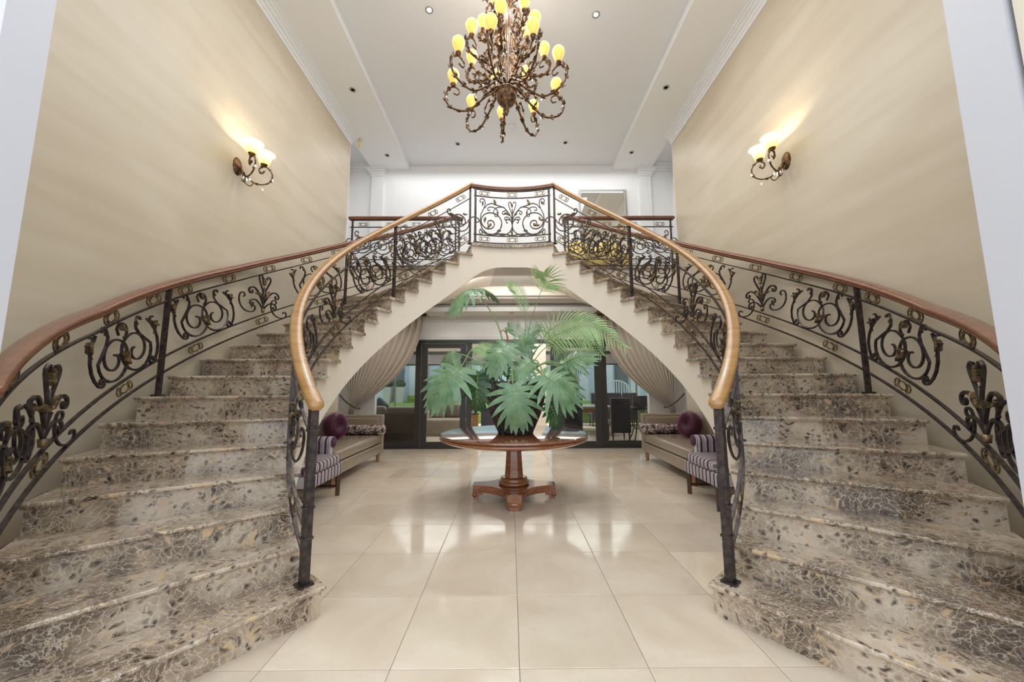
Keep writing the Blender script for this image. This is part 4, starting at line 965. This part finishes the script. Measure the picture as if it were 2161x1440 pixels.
for i in range(10):
    a = i*pi/5+.2; C = cr([(.04*cos(a), .04*sin(a), 5.62), (.12*cos(a), .12*sin(a), 5.72), (.22*cos(a), .22*sin(a), 5.74), (.26*cos(a), .26*sin(a), 5.66), (.21*cos(a), .21*sin(a), 5.63)]); b.tube(C, .008, 5); sprig(b, C, 4, .035)
b.obj('crown_scrolls', 'bronze', CH)
def drop(b, p, s=1):
    p = Vector(p); b.tube([p, p-Vector((0, 0, .03*s))], .0012, 3); q = p-Vector((0, 0, .03*s)); b.lathe([(0, 0), (.007*s, -.008*s), (.012*s, -.03*s), (.008*s, -.042*s), (0, -.052*s)], q, 6, False)
for n, rc, zc, z_root, off in ((9, .60, 4.66, 4.62, .28), (7, .43, 5.00, 4.95, .1), (5, .27, 5.34, 5.25, .5)):
    for i in range(n):
        a = off+2*pi*i/n; ca, sa = cos(a), sin(a); P = lambda r, z: (r*ca, r*sa, z)
        k = rc/.6
        C = cr([P(.05, z_root), P(.10*k+.04, z_root-.02), P(.26*k+.02, zc-.20), P(.44*k, zc-.30*k-.02), P(.60*k+.02, zc-.27*k), P(.68*k+.01, zc-.14*k), P(.64*k+.01, zc-.04), P(rc-.01, zc-.02), P(rc-.07*k, zc-.07), P(rc-.05, zc-.12), P(rc-.005, zc-.10)], 5)
        b = MB(); b.tube(C, [.0135-.005*j/len(C) for j in range(len(C))], 6); sprig(b, C[3:32], 3, .05)
        Rr = Vector((-sa, ca, 0)); D2 = cr([Vector(P(.30*k, zc-.25)), Vector(P(.36*k, zc-.14)), Vector(P(.30*k, zc-.06)), Vector(P(.22*k, zc-.10)), Vector(P(.25*k, zc-.15))], 5); b.tube(D2, .008, 5); sprig(b, D2, 4, .035)
        D3 = cr([Vector(P(.06, z_root+.10)), Vector(P(.16*k+.03, z_root+.04)), Vector(P(.30*k, zc+.02)), Vector(P(.36*k, zc+.10)), Vector(P(.30*k, zc+.14)), Vector(P(.26*k, zc+.09))], 4); b.tube(D3, .008, 5); sprig(b, D3, 3, .04)
        A = b.obj('arm', 'bronze', CH)
        MB().lathe([(.008, -.025), (.02, -.015), (.034, .01), (.03, .018)], P(rc, zc), 14).obj('cup', 'bronze', A)
        MB().lathe([(.028, .01), (.036, .03), (.041, .055), (.052, .085), (.064, .115), (.066, .14), (.058, .163), (.046, .178), (.043, .176), (.054, .160), (.060, .14), (.048, .085), (.034, .04)], P(rc, zc), 22).obj('shade', 'shade', A)
        MB().lathe([(0, .03), (.016, .045), (.022, .07), (.014, .095), (0, .10)], P(rc, zc), 10).obj('bulb', 'bulb', A)
        b = MB()
        for j, s_ in ((14, .8), (27, .9)): drop(b, C[min(j, len(C)-1)], s_)
        b.obj('crystal_drops', 'crystal', A)
for z, e, r in ((4.9, 22, .3), (5.25, 18, .2), (5.6, 12, .15)): lamp('chandelier_light', 'POINT', (-.07, 3.76, z), e, (1, .95, .86), r)
def sconce(s, zz):
    sn = 'left' if s < 0 else 'right'
    T = thing('wall_sconce', f'bronze scroll wall lamp with two lit amber bell shades on the {sn} beige wall', 'wall lamp', (s*3.15, 3.98, zz)); f = -s
    MB().lathe([(.0, .05), (.03, .045), (.05, .03), (.075, .025), (.095, .01), (.10, 0)], n=28).xform(Matrix.Diagonal((.8, .68, 1.05, 1)) @ Matrix.Rotation(f*pi/2, 4, 'Y')).obj('back_plate', 'bronze', T)
    for y in (-1, 1):
        cx, cy = .20, y*.105; P = lambda r, z: (f*(.03+(cx+.0)*r), cy*r*1.0, z)
        C = cr([P(.05, -.02), P(.35, -.12), P(.8, -.17), P(1.25, -.13), P(1.4, -.03), P(1.2, .05), P(.95, .06), P(.8, .01), P(.92, -.03), P(1.0, -.01)], 5); b = MB().tube(C, .008, 6); sprig(b, C, 7, .03)
        C2 = cr([P(.1, -.05), P(.2, -.16), P(.45, -.21), P(.6, -.17), P(.5, -.14)], 5); b.tube(C2, .006, 5)
        A = b.obj('arm', 'bronze', T); c = (f*(.03+cx), cy, .075)
        MB().lathe([(.008, -.02), (.025, -.01), (.040, .015), (.036, .02)], c, 16).obj('cup', 'bronze', A)
        MB().lathe(bell(.012, .135, .046, .076, .034), c, 24).obj('shade', 'shadelit', A)
        MB().lathe([(0, .03), (.018, .045), (.024, .07), (.014, .092), (0, .096)], c, 10).obj('bulb', 'bulb', A)
        b = MB(); drop(b, C[12], 1.2); drop(b, C[20], 1.2); drop(b, P(.3, -.06), 1.6); b.obj('crystal_drops', 'crystal', A)
        lamp('sconce_light', 'POINT', (c[0], c[1], c[2]+.10), 3.2, (1, .93, .78), .02, parent=T)
sconce(-1, 3.80); sconce(1, 3.86)
# door frame beside the entrance pier
d = struct(MB().box(1.97, 2.10, 1.24, 1.30, 0, 5.6).obj('door_6', 'cream')); MB().box(2.10, 3.2, 1.26, 1.28, .1, 5.5).obj('pane', 'greenglass', d)
